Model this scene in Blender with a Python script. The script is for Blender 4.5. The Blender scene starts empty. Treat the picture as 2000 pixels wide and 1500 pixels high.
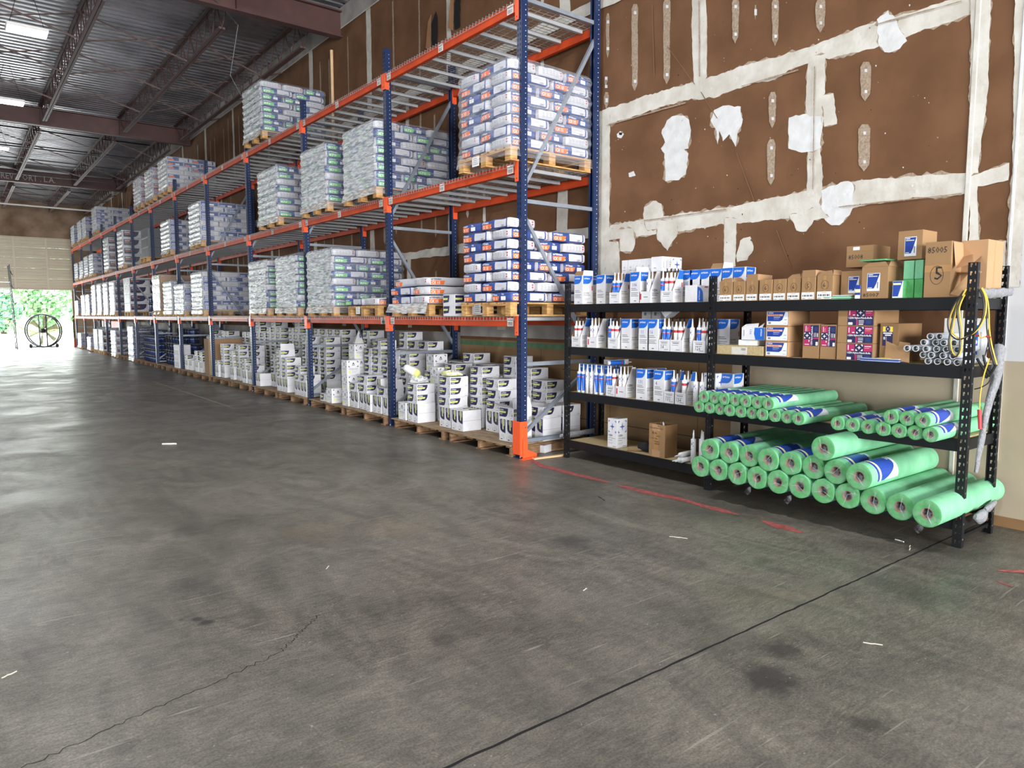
import bpy, math, random
from mathutils import Matrix, Vector
random.seed(7)
S = bpy.context.scene
C = S.collection
PI = math.pi
R = math.radians

# ------------------------------------------------------------------ camera
FPX, PITCH, YAW, CH = 1397.0, R(5.42), R(37.93), 1.48
cd = bpy.data.cameras.new('camera'); cam = bpy.data.objects.new('camera', cd); C.objects.link(cam)
cam.location = (0, 0, CH); cam.rotation_euler = (PI/2 - PITCH, 0, -YAW)
cd.sensor_fit = 'HORIZONTAL'; cd.sensor_width = 36.0; cd.lens = 36.0*FPX/2000.0
cd.clip_start = 0.05; cd.clip_end = 500
S.camera = cam
cp, sp_, cw, sw = math.cos(PITCH), math.sin(PITCH), math.cos(YAW), math.sin(YAW)
_F = (sw*cp, cw*cp, -sp_); _R = (cw, -sw, 0.0); _U = (sw*sp_, cw*sp_, cp)
def _ray(u, v):
    a = (u-1000)/FPX; b = (750-v)/FPX
    return [_F[i]+a*_R[i]+b*_U[i] for i in range(3)]
def onx(u, v, x):      # where a sight line meets the upright plane X = x  -> (Y, Z)
    r = _ray(u, v); t = x/r[0]; return (r[1]*t, CH+r[2]*t)
def onz(u, v, z=0.0):
    r = _ray(u, v); t = (z-CH)/r[2]; return (r[0]*t, r[1]*t)

# ------------------------------------------------------------------ colour management, sky, lights
S.view_settings.view_transform = 'Standard'; S.view_settings.look = 'None'
S.view_settings.gamma = 1.0; S.view_settings.exposure = 0.0
S.view_settings.use_curve_mapping = False
W = bpy.data.worlds.new('sky'); S.world = W; W.use_nodes = True
nt = W.node_tree; bg = nt.nodes['Background']
bg.inputs[0].default_value = (0.86, 0.93, 1.0, 1); bg.inputs[1].default_value = 6.0
def area(name, loc, rot, sx, sy, power, col=(1, 1, 1)):
    d = bpy.data.lights.new(name, 'AREA'); d.shape = 'RECTANGLE'; d.size = sx; d.size_y = sy
    d.energy = power; d.color = col
    o = bpy.data.objects.new(name, d); C.objects.link(o); o.location = loc; o.rotation_euler = rot
    return o
# daylight area lamps: far doorway, and added ones in assumed openings of unseen sides
for i, y in enumerate((-4.5, 3.0)):
    area('side_day_lamp', (-13.6, y, 2.4), (0, R(-90), 0), 4.2, 4.4, 150, (0.93, 0.97, 1.0))
area('rear_day_lamp', (-1.0, -13.7, 2.1), (R(88), 0, 0), 13.0, 3.8, 2700, (1.0, 0.985, 0.985)).data.spread = R(120)
area('far_daylight', (-1.0, 40.9, 1.5), (R(-90), 0, 0), 11.0, 2.6, 1100, (0.95, 1.0, 0.98))
sd = bpy.data.lights.new('sun', 'SUN'); sd.energy = 14.0; sd.angle = R(3); sd.color = (1.0, 0.97, 0.92)
so = bpy.data.objects.new('sun', sd); C.objects.link(so); so.rotation_euler = (R(28), R(18), 0)

# ------------------------------------------------------------------ materials
def lin(c):
    return tuple(((x/255.0)/12.92 if x/255.0 <= 0.04045 else ((x/255.0+0.055)/1.055)**2.4) for x in c)
MATS = {}
def mat(name, rgb, rough=0.6, metal=0.0, var=0.0, vscale=8.0, bump=0.0, bscale=40.0, spec=0.5, alpha=None, stretch=None, rgb2=None, detail=5.0):
    if name in MATS: return MATS[name]
    m = bpy.data.materials.new(name); m.use_nodes = True; t = m.node_tree; p = t.nodes['Principled BSDF']
    c = lin(rgb)
    p.inputs['Base Color'].default_value = (*c, 1); p.inputs['Roughness'].default_value = rough
    p.inputs['Metallic'].default_value = metal; p.inputs['Specular IOR Level'].default_value = spec
    if var or bump:
        tc = t.nodes.new('ShaderNodeTexCoord'); mp = t.nodes.new('ShaderNodeMapping')
        t.links.new(tc.outputs['Object'], mp.inputs[0])
        if stretch: mp.inputs['Scale'].default_value = stretch
    if var:
        n = t.nodes.new('ShaderNodeTexNoise'); n.inputs['Scale'].default_value = vscale; n.inputs['Detail'].default_value = detail
        t.links.new(mp.outputs[0], n.inputs['Vector'])
        r = t.nodes.new('ShaderNodeValToRGB'); t.links.new(n.outputs['Fac'], r.inputs[0])
        c2 = lin(rgb2) if rgb2 else tuple(x*(1-var) for x in c)
        r.color_ramp.elements[0].position = 0.35; r.color_ramp.elements[0].color = (*c2, 1)
        r.color_ramp.elements[1].position = 0.65; r.color_ramp.elements[1].color = (*c, 1)
        t.links.new(r.outputs[0], p.inputs['Base Color'])
    if bump:
        n2 = t.nodes.new('ShaderNodeTexNoise'); n2.inputs['Scale'].default_value = bscale; n2.inputs['Detail'].default_value = 4
        t.links.new(mp.outputs[0], n2.inputs['Vector'])
        b = t.nodes.new('ShaderNodeBump'); b.inputs['Strength'].default_value = bump; b.inputs['Distance'].default_value = 0.01
        t.links.new(n2.outputs['Fac'], b.inputs['Height']); t.links.new(b.outputs[0], p.inputs['Normal'])
    MATS[name] = m; return m
K = dict
mat('kraft_wall', (117, 84, 59), 0.9, var=.16, vscale=2.6, bump=.2, bscale=24, rgb2=(101, 71, 48), spec=.25, detail=9)
mat('mud', (212, 209, 200), 0.85, var=.1, vscale=6.0, bump=.4, bscale=30, rgb2=(192, 186, 174), spec=.3)
mat('mud_white', (218, 219, 219), 0.8, var=.05, vscale=12, bump=.5, bscale=22, rgb2=(206, 206, 204), spec=.3)
mat('mud_thin', (168, 155, 138), 0.85, var=.2, vscale=60, rgb2=(146, 122, 98))
mat('beige_wall', (182, 167, 144), 0.7, var=.06, vscale=2.0, bump=.05, rgb2=(170, 155, 132))
mat('white_wall', (208, 208, 210), 0.7, var=.05, vscale=2.0)
mat('plywood', (150, 120, 84), 0.75, var=.2, vscale=2.0, stretch=(1, .35, 3), rgb2=(126, 98, 66))
mat('grey_paint', (176, 172, 166), 0.8, var=.2, vscale=2.2, rgb2=(138, 132, 126))
mat('green_paint', (92, 132, 96), 0.7, var=.3, vscale=9)
mat('dark_hole', (16, 14, 14), 0.9)
mat('orange', (206, 74, 26), 0.5, var=.10, vscale=4, rgb2=(186, 64, 28), spec=.25)
mat('orange_bright', (238, 92, 46), 0.4, var=.05, vscale=5)
mat('blue_steel', (27, 45, 82), 0.35, var=.12, vscale=5)
mat('galv', (150, 158, 168), 0.42, metal=.35, var=.1, vscale=14)
mat('deck_channel', (178, 180, 182), 0.5, metal=.2, var=.08, vscale=9)
mat('wire', (170, 172, 174), 0.4, metal=.5)
mat('black_steel', (22, 23, 26), 0.5, var=.15, vscale=6, bump=.05, spec=.3)
mat('particle', (188, 168, 124), 0.8, var=.2, vscale=60)
mat('pine', (205, 164, 104), 0.7, var=.25, vscale=4, stretch=(2, 2, 12), rgb2=(168, 122, 70))
mat('old_wood', (148, 116, 84), 0.8, var=.3, vscale=5, stretch=(2, 1, 9), rgb2=(104, 76, 52))
mat('ply_sheet', (160, 138, 108), 0.75, var=.25, vscale=5, stretch=(3, 1, 1), rgb2=(124, 100, 74))
mat('raw_wood', (226, 190, 148), 0.7, var=.1, vscale=8)
mat('kraft', (154, 120, 82), 0.8, var=.07, vscale=5, bump=.05)
mat('kraft_light', (178, 140, 102), 0.8, var=.06, vscale=5)
mat('kraft_dark', (138, 104, 68), 0.8, var=.12, vscale=5)
mat('kraft_in', (120, 88, 60), 0.85)
mat('tape_tan', (170, 130, 84), 0.35)
mat('carton', (226, 226, 228), 0.55, var=.05, vscale=9, bump=.04, bscale=12, rgb2=(214, 214, 218))
mat('paper', (236, 235, 232), 0.6)
mat('ink', (34, 33, 36), 0.6)
mat('grey_ink', (128, 130, 134), 0.6)
mat('faint_ink', (188, 190, 194), 0.6)
mat('navy', (38, 36, 78), 0.5)
mat('lime', (218, 222, 130), 0.5)
mat('blue_print', (32, 104, 204), 0.45)
mat('deep_blue', (28, 62, 150), 0.45)
mat('star_blue', (52, 92, 168), 0.5)
mat('red_print', (186, 52, 58), 0.5)
mat('magenta', (176, 44, 96), 0.5)
mat('orange_print', (240, 132, 70), 0.5)
mat('peach', (244, 190, 150), 0.5)
mat('badge_green', (112, 202, 116), 0.5)
mat('badge_orange', (236, 116, 54), 0.5)
mat('badge_pale', (176, 186, 226), 0.5)
mat('bag_blue', (52, 76, 142), 0.5, var=.1, vscale=9, bump=.15, bscale=14)
mat('bag_white', (206, 206, 212), 0.55, var=.06, vscale=9, bump=.2, bscale=14)
mat('green_roll', (132, 200, 156), 0.6, var=.10, vscale=9, bump=.15, bscale=60, rgb2=(116, 184, 142), spec=.3)
mat('green_end', (92, 170, 104), 0.75, var=.12, vscale=30, rgb2=(78, 152, 90), spec=.3)
mat('core', (132, 104, 86), 0.85)
mat('core_shade', (40, 32, 30), 0.9)  # core inside: shade of the hollow put into the colour
mat('label_blue', (44, 74, 164), 0.35)
mat('label_white', (226, 232, 238), 0.4)
mat('cream', (236, 224, 170), 0.5)
mat('yellow', (230, 206, 78), 0.5)
mat('tube_white', (232, 232, 234), 0.35)
mat('black_plastic', (22, 22, 24), 0.4)
mat('grey_crate', (112, 118, 124), 0.5)
mat('pail_dark', (58, 64, 78), 0.3)
mat('pail_blue', (40, 66, 140), 0.4)
mat('maroon', (86, 56, 52), 0.55, var=.15, vscale=3, rgb2=(72, 48, 46))
mat('joist_paint', (96, 74, 70), 0.6, var=.2, vscale=6)
mat('letter', (168, 158, 156), 0.7)
mat('red_tape', (172, 86, 84), 0.7, var=.35, vscale=25, rgb2=(132, 66, 62))
mat('bubble', (150, 152, 156), 0.5, var=.3, vscale=60, bump=.8, bscale=160)
mat('beige_door', (222, 210, 186), 0.5, var=.06, vscale=2)
mat('door_rib', (230, 220, 198), 0.5)
mat('header', (172, 148, 126), 0.8, var=.25, vscale=1.3, rgb2=(124, 100, 78))
mat('red_rack', (190, 52, 44), 0.5)
mat('steel_dark', (46, 46, 50), 0.5, metal=.4)
mat('fan_blade', (206, 210, 160), 0.5)
mat('leaf', (140, 184, 142), 0.6, var=.4, vscale=.9, rgb2=(98, 156, 122))
mat('leaf2', (176, 208, 158), 0.6, var=.3, vscale=.9, rgb2=(130, 180, 132))
mat('bark', (96, 84, 72), 0.9)
mat('apron', (214, 214, 208), 0.9, var=.08, vscale=.4)
mat('grass', (150, 180, 120), 0.9, var=.3, vscale=.8)
mat('cable_yellow', (222, 186, 60), 0.4)
mat('cable_black', (34, 34, 36), 0.4)
mat('steel_clip', (120, 120, 124), 0.35, metal=.7)
mat('seam_tan', (150, 142, 128), 0.8)
mat('debris', (184, 178, 164), 0.8)
mat('clear_tube', (206, 214, 222), 0.12, spec=.8)
mat('red_wrap', (196, 70, 70), 0.5)
mat('brush_hair', (28, 28, 30), 0.9)
mat('outer_wall', (150, 146, 140), 0.9)

def em(name, col, strength):
    m = bpy.data.materials.new(name); m.use_nodes = True; t = m.node_tree; p = t.nodes['Principled BSDF']
    p.inputs['Base Color'].default_value = (1, 1, 1, 1)
    p.inputs['Emission Color'].default_value = (*col, 1); p.inputs['Emission Strength'].default_value = strength
    MATS[name] = m
em('led', (0.96, 0.98, 1.0), 30.0)

def film(name, haze, col, streak=(1, 3, 40), lo=.42, hi=.6):
    m = bpy.data.materials.new(name); m.use_nodes = True; t = m.node_tree; p = t.nodes['Principled BSDF']
    out = t.nodes['Material Output']
    p.inputs['Base Color'].default_value = (*lin(col), 1); p.inputs['Roughness'].default_value = 0.22
    p.inputs['Specular IOR Level'].default_value = 0.8
    tr = t.nodes.new('ShaderNodeBsdfTransparent'); mx = t.nodes.new('ShaderNodeMixShader')
    tc = t.nodes.new('ShaderNodeTexCoord'); mp = t.nodes.new('ShaderNodeMapping'); mp.inputs['Scale'].default_value = streak
    mp.inputs['Rotation'].default_value = (0.62, 0.25, 0)
    n = t.nodes.new('ShaderNodeTexNoise'); n.inputs['Scale'].default_value = 1.0; n.inputs['Detail'].default_value = 4
    t.links.new(tc.outputs['Object'], mp.inputs[0]); t.links.new(mp.outputs[0], n.inputs['Vector'])
    mr = t.nodes.new('ShaderNodeMapRange'); mr.inputs['From Min'].default_value = lo; mr.inputs['From Max'].default_value = hi
    mr.inputs['To Min'].default_value = haze[0]; mr.inputs['To Max'].default_value = haze[1]
    t.links.new(n.outputs['Fac'], mr.inputs['Value'])
    b = t.nodes.new('ShaderNodeBump'); b.inputs['Strength'].default_value = 0.7; b.inputs['Distance'].default_value = 0.02
    t.links.new(n.outputs['Fac'], b.inputs['Height']); t.links.new(b.outputs[0], p.inputs['Normal'])
    t.links.new(mr.outputs[0], mx.inputs[0]); t.links.new(tr.outputs[0], mx.inputs[1]); t.links.new(p.outputs[0], mx.inputs[2])
    t.links.new(mx.outputs[0], out.inputs['Surface'])
    MATS[name] = m
film('wrap_clear', (0.10, 0.30), (214, 220, 228))
film('wrap_hazy', (0.36, 0.78), (232, 237, 238), streak=(5, 8, 46))
film('poly_clear', (0.02, 0.16), (220, 226, 232), streak=(30, 30, 30))

# concrete floor
def floor_material():
    m = bpy.data.materials.new('concrete'); m.use_nodes = True; t = m.node_tree; p = t.nodes['Principled BSDF']
    L = t.links.new; N = t.nodes.new
    tc = N('ShaderNodeTexCoord')
    def noise(scale, detail, dist=0.0, st=(1, 1, 1), rot=0):
        mp = N('ShaderNodeMapping'); mp.inputs['Scale'].default_value = st; mp.inputs['Rotation'].default_value = (0, 0, rot); L(tc.outputs['Object'], mp.inputs[0])
        n = N('ShaderNodeTexNoise'); n.inputs['Scale'].default_value = scale; n.inputs['Detail'].default_value = detail
        n.inputs['Distortion'].default_value = dist; n.inputs['Roughness'].default_value = 0.6; L(mp.outputs[0], n.inputs['Vector']); return n
    def ramp(src, a, ca, b, cb):
        r = N('ShaderNodeValToRGB'); r.color_ramp.elements[0].position = a; r.color_ramp.elements[0].color = (*ca, 1)
        r.color_ramp.elements[1].position = b; r.color_ramp.elements[1].color = (*cb, 1); L(src, r.inputs[0]); return r
    def mix(a, b, fac, mode='MIX'):
        x = N('ShaderNodeMix'); x.data_type = 'RGBA'; x.blend_type = mode
        if isinstance(fac, float): x.inputs[0].default_value = fac
        else: L(fac, x.inputs[0])
        L(a, x.inputs[6]); L(b, x.inputs[7]); return x.outputs[2]
    base = ramp(noise(0.55, 6, 0.6).outputs['Fac'], .32, lin((101, 97, 90)), .68, lin((127, 122, 113))).outputs[0]
    sweep = ramp(noise(2.2, 9, 2.6, (1, .45, 1), .5).outputs['Fac'], .36, (.70, .70, .70), .62, (1.10, 1.09, 1.06)).outputs[0]
    c = mix(base, sweep, 1.0, 'MULTIPLY')
    brush = ramp(noise(9.0, 8, 3.5, (.5, 1.5, 1), .3).outputs['Fac'], .40, (.74, .74, .745), .58, (1.10, 1.10, 1.09)).outputs[0]
    c = mix(c, brush, .8, 'MULTIPLY')
    grain = ramp(noise(110, 3).outputs['Fac'], .38, (.56, .56, .56), .60, (1.16, 1.16, 1.15)).outputs[0]
    c = mix(c, grain, .75, 'MULTIPLY')
    tan = N('ShaderNodeRGB'); tan.outputs[0].default_value = (*lin((150, 130, 104)), 1)
    tf = ramp(noise(.7, 3, .3).outputs['Fac'], .60, (0, 0, 0), .78, (.35, .35, .35)).outputs[0]
    c = mix(c, tan.outputs[0], tf)
    # oil spots: worn marks with a place of their own
    spots = [(1.69, 2.68, .07, .5), (2.56, 1.56, .13, .85), (2.83, 1.67, .085, .75), (2.55, 1.15, .06, .6), (3.14, 3.39, .13, .5),
             (.93, 4.13, .12, .45), (.38, 2.66, .05, .5), (.89, 3.55, .035, .9), (.86, 3.62, .03, .8), (.80, 3.66, .02, .8), (2.05, 1.25, .05, .35), (1.95, 3.1, .09, .3),
             (.2, 3.7, .06, .3), (3.8, 2.4, .07, .35), (1.2, 5.2, .12, .3), (4.3, 1.5, .09, .3)]
    dk = N('ShaderNodeRGB'); dk.outputs[0].default_value = (*lin((52, 50, 50)), 1)
    wob = noise(14, 4)
    for sx, sy, r, k in spots:
        d = N('ShaderNodeVectorMath'); d.operation = 'DISTANCE'; L(tc.outputs['Object'], d.inputs[0]); d.inputs[1].default_value = (sx, sy, 0)
        a = N('ShaderNodeMath'); a.operation = 'MULTIPLY_ADD'; L(wob.outputs['Fac'], a.inputs[0]); a.inputs[1].default_value = r*1.6; L(d.outputs['Value'], a.inputs[2])
        mr = N('ShaderNodeMapRange'); L(a.outputs[0], mr.inputs['Value'])
        mr.inputs['From Min'].default_value = r*1.3; mr.inputs['From Max'].default_value = r*2.0; mr.inputs['To Min'].default_value = k; mr.inputs['To Max'].default_value = 0
        c = mix(c, dk.outputs[0], mr.outputs[0])
    # worn light flecks and long scratches
    st = ramp(noise(22, 6, 1.6, (.35, 1.6, 1), .75).outputs['Fac'], .38, (.80, .80, .80), .62, (1.12, 1.12, 1.11)).outputs[0]
    c = mix(c, st, .6, 'MULTIPLY')
    fl = ramp(noise(42, 2, 0, (1, 1, 1)).outputs['Fac'], .70, (0, 0, 0), .74, (.5, .5, .5)).outputs[0]
    lt = N('ShaderNodeRGB'); lt.outputs[0].default_value = (*lin((176, 172, 162)), 1)
    c = mix(c, lt.outputs[0], fl)
    sc = ramp(noise(3, 2, .3, (.5, 14, 1), 1.35).outputs['Fac'], .68, (0, 0, 0), .73, (.4, .4, .4)).outputs[0]
    c = mix(c, lt.outputs[0], sc)
    L(c, p.inputs['Base Color'])
    rr = N('ShaderNodeMapRange'); L(noise(1.3, 6, 1.0).outputs['Fac'], rr.inputs['Value'])
    rr.inputs['From Min'].default_value = .3; rr.inputs['From Max'].default_value = .7; rr.inputs['To Min'].default_value = .29; rr.inputs['To Max'].default_value = .52
    L(rr.outputs[0], p.inputs['Roughness'])
    p.inputs['Specular IOR Level'].default_value = 0.36
    b = N('ShaderNodeBump'); b.inputs['Strength'].default_value = .18; b.inputs['Distance'].default_value = .004
    L(noise(90, 3).outputs['Fac'], b.inputs['Height']); L(b.outputs[0], p.inputs['Normal'])
    MATS['concrete'] = m
floor_material()
# ribbed steel roof deck
def deck_material():
    m = bpy.data.materials.new('roof_deck'); m.use_nodes = True; t = m.node_tree; p = t.nodes['Principled BSDF']
    n = t.nodes.new('ShaderNodeTexNoise'); n.inputs['Scale'].default_value = 1.2; n.inputs['Detail'].default_value = 6
    tc = t.nodes.new('ShaderNodeTexCoord'); t.links.new(tc.outputs['Object'], n.inputs['Vector'])
    r = t.nodes.new('ShaderNodeValToRGB'); r.color_ramp.elements[0].position = .3; r.color_ramp.elements[0].color = (*lin((130, 130, 136)), 1)
    r.color_ramp.elements[1].position = .7; r.color_ramp.elements[1].color = (*lin((186, 186, 192)), 1)
    t.links.new(n.outputs['Fac'], r.inputs[0]); t.links.new(r.outputs[0], p.inputs['Base Color'])
    p.inputs['Roughness'].default_value = .33; p.inputs['Metallic'].default_value = .75
    MATS['roof_deck'] = m
deck_material()

# ------------------------------------------------------------------ mesh builder
_TXT = {}
def text_mesh(s, bold=0.018):
    key = (s, bold)
    if key in _TXT: return _TXT[key]
    cu = bpy.data.curves.new('txt', 'FONT'); cu.body = s; cu.size = 1.0; cu.resolution_u = 1; cu.offset = bold
    cu.dimensions = '2D'; cu.fill_mode = 'FRONT'
    o = bpy.data.objects.new('txt', cu); me = o.to_mesh()
    vs = [(v.co.x, v.co.y) for v in me.vertices]; fs = [tuple(f.vertices) for f in me.polygons]
    o.to_mesh_clear(); bpy.data.objects.remove(o); bpy.data.curves.remove(cu)
    w = max((v[0] for v in vs), default=1)
    _TXT[key] = (vs, fs, w); return _TXT[key]

class MB:
    def __init__(s): s.v = []; s.f = []; s.fm = []; s.mats = []; s.sm = []
    def mi(s, m):
        if m not in s.mats: s.mats.append(m)
        return s.mats.index(m)
    def poly(s, pts, m, smooth=False):
        i = len(s.v); s.v += [tuple(p) for p in pts]; s.f.append(tuple(range(i, i+len(pts)))); s.fm.append(s.mi(m)); s.sm.append(smooth)
    def faces(s, vs, fs, m, smooth=False):
        i = len(s.v); s.v += [tuple(p) for p in vs]; k = s.mi(m)
        for f in fs: s.f.append(tuple(i+a for a in f)); s.fm.append(k); s.sm.append(smooth)
    def box(s, x0, y0, z0, x1, y1, z1, m, c=0.0):
        if c <= 0:
            v = [(x, y, z) for z in (z0, z1) for y in (y0, y1) for x in (x0, x1)]
            s.faces(v, [(0, 2, 3, 1), (4, 5, 7, 6), (0, 1, 5, 4), (2, 6, 7, 3), (0, 4, 6, 2), (1, 3, 7, 5)], m); return
        v = []; idx = {}
        for a in (0, 1):
            for b in (0, 1):
                for d in (0, 1):
                    X, Y, Z = (x0, x1)[a], (y0, y1)[b], (z0, z1)[d]
                    ox, oy, oz = (c, -c)[a], (c, -c)[b], (c, -c)[d]
                    for ax, p in enumerate(((X, Y+oy, Z+oz), (X+ox, Y, Z+oz), (X+ox, Y+oy, Z))):
                        idx[(a, b, d, ax)] = len(v); v.append(p)
        g = lambda a, b, d, ax: idx[(a, b, d, ax)]
        fs = []
        for a in (0, 1):
            fs.append([g(a, 0, 0, 0), g(a, 1, 0, 0), g(a, 1, 1, 0), g(a, 0, 1, 0)][::1 if a else -1])
            fs.append([g(0, a, 0, 1), g(1, a, 0, 1), g(1, a, 1, 1), g(0, a, 1, 1)][::-1 if a else 1])
            fs.append([g(0, 0, a, 2), g(1, 0, a, 2), g(1, 1, a, 2), g(0, 1, a, 2)][::1 if a else -1])
            for b in (0, 1):
                fs.append([g(a, b, 0, 0), g(a, b, 1, 0), g(a, b, 1, 1), g(a, b, 0, 1)])
                fs.append([g(a, 0, b, 0), g(a, 1, b, 0), g(a, 1, b, 2), g(a, 0, b, 2)])
                fs.append([g(0, a, b, 1), g(1, a, b, 1), g(1, a, b, 2), g(0, a, b, 2)])
                for d in (0, 1): fs.append([g(a, b, d, 0), g(a, b, d, 1), g(a, b, d, 2)])
        s.faces(v, [tuple(f) for f in fs], m)
    def tube(s, path, r, m, n=6, cap=True, r2=None):
        P = [Vector(p) for p in path]; k = len(P); rings = []
        up = None
        for i in range(k):
            d = (P[min(i+1, k-1)]-P[max(i-1, 0)]).normalized()
            if up is None: up = Vector((0, 0, 1)) if abs(d.z) < .9 else Vector((1, 0, 0))
            a = d.cross(up).normalized(); b = a.cross(d).normalized(); up = b
            rr = r if r2 is None else r+(r2-r)*i/(k-1)
            rings.append([P[i]+a*(rr*math.cos(2*PI*j/n))+b*(rr*math.sin(2*PI*j/n)) for j in range(n)])
        vs = [q for g in rings for q in g]
        fs = [(i*n+j, i*n+(j+1) % n, (i+1)*n+(j+1) % n, (i+1)*n+j) for i in range(k-1) for j in range(n)]
        s.faces(vs, fs, m, n > 4)
        if cap:
            s.poly(rings[0][::-1], m); s.poly(rings[-1], m)
    def bar(s, a, b, w, h, m):     # rectangular bar between two points
        A, B = Vector(a), Vector(b); d = (B-A).normalized()
        up = Vector((0, 0, 1)) if abs(d.z) < .95 else Vector((1, 0, 0))
        x = d.cross(up).normalized()*(w/2); y = x.cross(d).normalized()*(h/2)
        v = [p+sx*x+sy*y for p in (A, B) for sx, sy in ((-1, -1), (1, -1), (1, 1), (-1, 1))]
        s.faces(v, [(0, 1, 2, 3), (7, 6, 5, 4), (0, 4, 5, 1), (1, 5, 6, 2), (2, 6, 7, 3), (3, 7, 4, 0)], m)
    def lathe(s, prof, m, n=20, axis=(0, 0, 1), o=(0, 0, 0), smooth=True, mats=None):
        vs = []; fs = []; k = len(prof)
        for r, h in prof:
            for j in range(n):
                a = 2*PI*j/n; p = (r*math.cos(a), r*math.sin(a), h)
                if axis == 'x': p = (p[2], p[0], p[1])
                if axis == 'y': p = (p[0], p[2], p[1])
                vs.append((p[0]+o[0], p[1]+o[1], p[2]+o[2]))
        i0 = len(s.v); s.v += vs
        for i in range(k-1):
            mm = s.mi(mats[i] if mats else m)
            for j in range(n):
                s.f.append((i0+i*n+j, i0+i*n+(j+1) % n, i0+(i+1)*n+(j+1) % n, i0+(i+1)*n+j)); s.fm.append(mm); s.sm.append(smooth)
    def text(s, fr, txt, u, v, size, m, bold=.018, rot=0, h=.0012, sx=1.0, fit=None):
        vs, fs, w = text_mesh(txt, bold)
        if fit: sx = fit/(w*size)
        out = []
        for a, b in vs:
            a, b = a*size*sx, b*size
            if rot == 90: a, b = -b, a
            elif rot == -90: a, b = b, -a
            elif rot: ca, sa = math.cos(R(rot)), math.sin(R(rot)); a, b = a*ca-b*sa, a*sa+b*ca
            out.append(fr(u+a, v+b, h))
        s.faces(out, fs, m)
    def dec(s, fr, pts, m, h=.0006):
        s.poly([fr(a, b, h) for a, b in pts], m)
    def grid(s, fr, u0, v0, u1, v1, m, h=.0015, nu=7, nv=3, skew=0.0):
        for j in range(nv):
            a, c = j/nv, (j+1)/nv
            for i in range(nu):
                e0, e1 = i/nu, (i+1)/nu
                X = lambda e, t: u0+(u1+skew*t-u0)*e
                s.poly([fr(X(e0, a), v0+(v1-v0)*a, h), fr(X(e1, a), v0+(v1-v0)*a, h), fr(X(e1, c), v0+(v1-v0)*c, h), fr(X(e0, c), v0+(v1-v0)*c, h)], m)
    def rect(s, fr, u0, v0, u1, v1, m, h=.0006): s.dec(fr, [(u0, v0), (u1, v0), (u1, v1), (u0, v1)], m, h)
    def mesh(s, name):
        me = bpy.data.meshes.new(name); me.from_pydata(s.v, [], s.f)
        for mm in s.mats: me.materials.append(MATS[mm])
        me.polygons.foreach_set('material_index', s.fm); me.polygons.foreach_set('use_smooth', s.sm); me.update(); return me
    def build(s, name, parent=None, loc=None, rz=0.0):
        o = bpy.data.objects.new(name, s.mesh(name)); C.objects.link(o)
        if parent: o.parent = parent
        if loc: o.location = loc
        if rz: o.rotation_euler = (0, 0, rz)
        return o

def tag(o, label, cat, group=None, kind=None):
    o['label'] = label; o['category'] = cat
    if group: o['group'] = group
    o['kind'] = kind or 'thing'
    return o
def struct(o): o['kind'] = 'structure'; return o
def thing(name, label, cat, loc=(0, 0, 0), rz=0.0, group=None):
    o = bpy.data.objects.new(name, None); C.objects.link(o); o.location = loc; o.rotation_euler = (0, 0, rz); o.empty_display_size = .1
    return tag(o, label, cat, group)
def copy_tree(o, parent=None):
    c = o.copy(); C.objects.link(c)
    if parent: c.parent = parent
    for ch in list(o.children): copy_tree(ch, c)
    return c
_used = set()
def put(proto, loc, rot, label, group=None):
    """place the prototype itself the first time, a copy of it and its parts afterwards"""
    if proto.name in _used: o = copy_tree(proto)
    else: o = proto; _used.add(proto.name)
    o.location = loc; o.rotation_euler = rot if isinstance(rot, tuple) else (0, 0, rot)
    o['label'] = label
    if group: o['group'] = group
    return o
ORD = ['lowest', 'second', 'third', 'fourth', 'fifth', 'sixth', 'seventh', 'eighth', 'ninth', 'tenth', 'eleventh', 'twelfth', 'thirteenth']
BAYN = ['nearest bay'] + [f'{w} bay' for w in ('second', 'third', 'fourth', 'fifth', 'sixth', 'seventh', 'eighth', 'ninth', 'tenth', 'eleventh')] + ['farthest bay']
# print frames of a box: aisle face (-X), near face (-Y), top
def frA(x0, y1, z0): return lambda u, v, h: (x0-h, y1-u, z0+v)
def frN(x0, y0, z0): return lambda u, v, h: (x0+u, y0-h, z0+v)
def frT(x0, y0, z1): return lambda u, v, h: (x0+u, y0+v, z1+h)
def sub(fr, u0, v0, rot=0):
    if rot == 90: return lambda u, v, h: fr(u0-v, v0+u, h)
    if rot == -90: return lambda u, v, h: fr(u0+v, v0-u, h)
    return lambda u, v, h: fr(u0+u, v0+v, h)

# ================================================================== BUILDING
FX, WX, Y0, BP = 4.61, 5.76, 5.76, 2.82       # rack front, wall, near frame, bay pitch
EY, DZ = 41.3, 6.92                           # end wall, roof deck
b = MB(); b.box(-14, -14, -.25, WX+.3, EY+.3, 0, 'concrete')
def strip(b, x0, y0, x1, y1, w, m, z=.0008, seg=60, jit=.003):
    dx, dy = x1-x0, y1-y0; L = math.hypot(dx, dy); nx, ny = -dy/L, dx/L; a = []; c = []
    for i in range(seg+1):
        t = i/seg; j = random.uniform(-jit, jit); ww = w/2*random.uniform(.8, 1.2)
        a.append((x0+dx*t+nx*(j+ww), y0+dy*t+ny*(j+ww), z)); c.append((x0+dx*t+nx*(j-ww), y0+dy*t+ny*(j-ww), z))
    for i in range(seg): b.poly([c[i], c[i+1], a[i+1], a[i]], m)
strip(b, -12, 1.888, 5.7, 1.888, .012, 'dark_hole', seg=300)
strip(b, -12, 12.05, 5.7, 12.05, .012, 'dark_hole')
strip(b, -12, 22.2, 5.7, 22.2, .012, 'dark_hole'); strip(b, -12, 32.3, 5.7, 32.3, .012, 'dark_hole')
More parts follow.
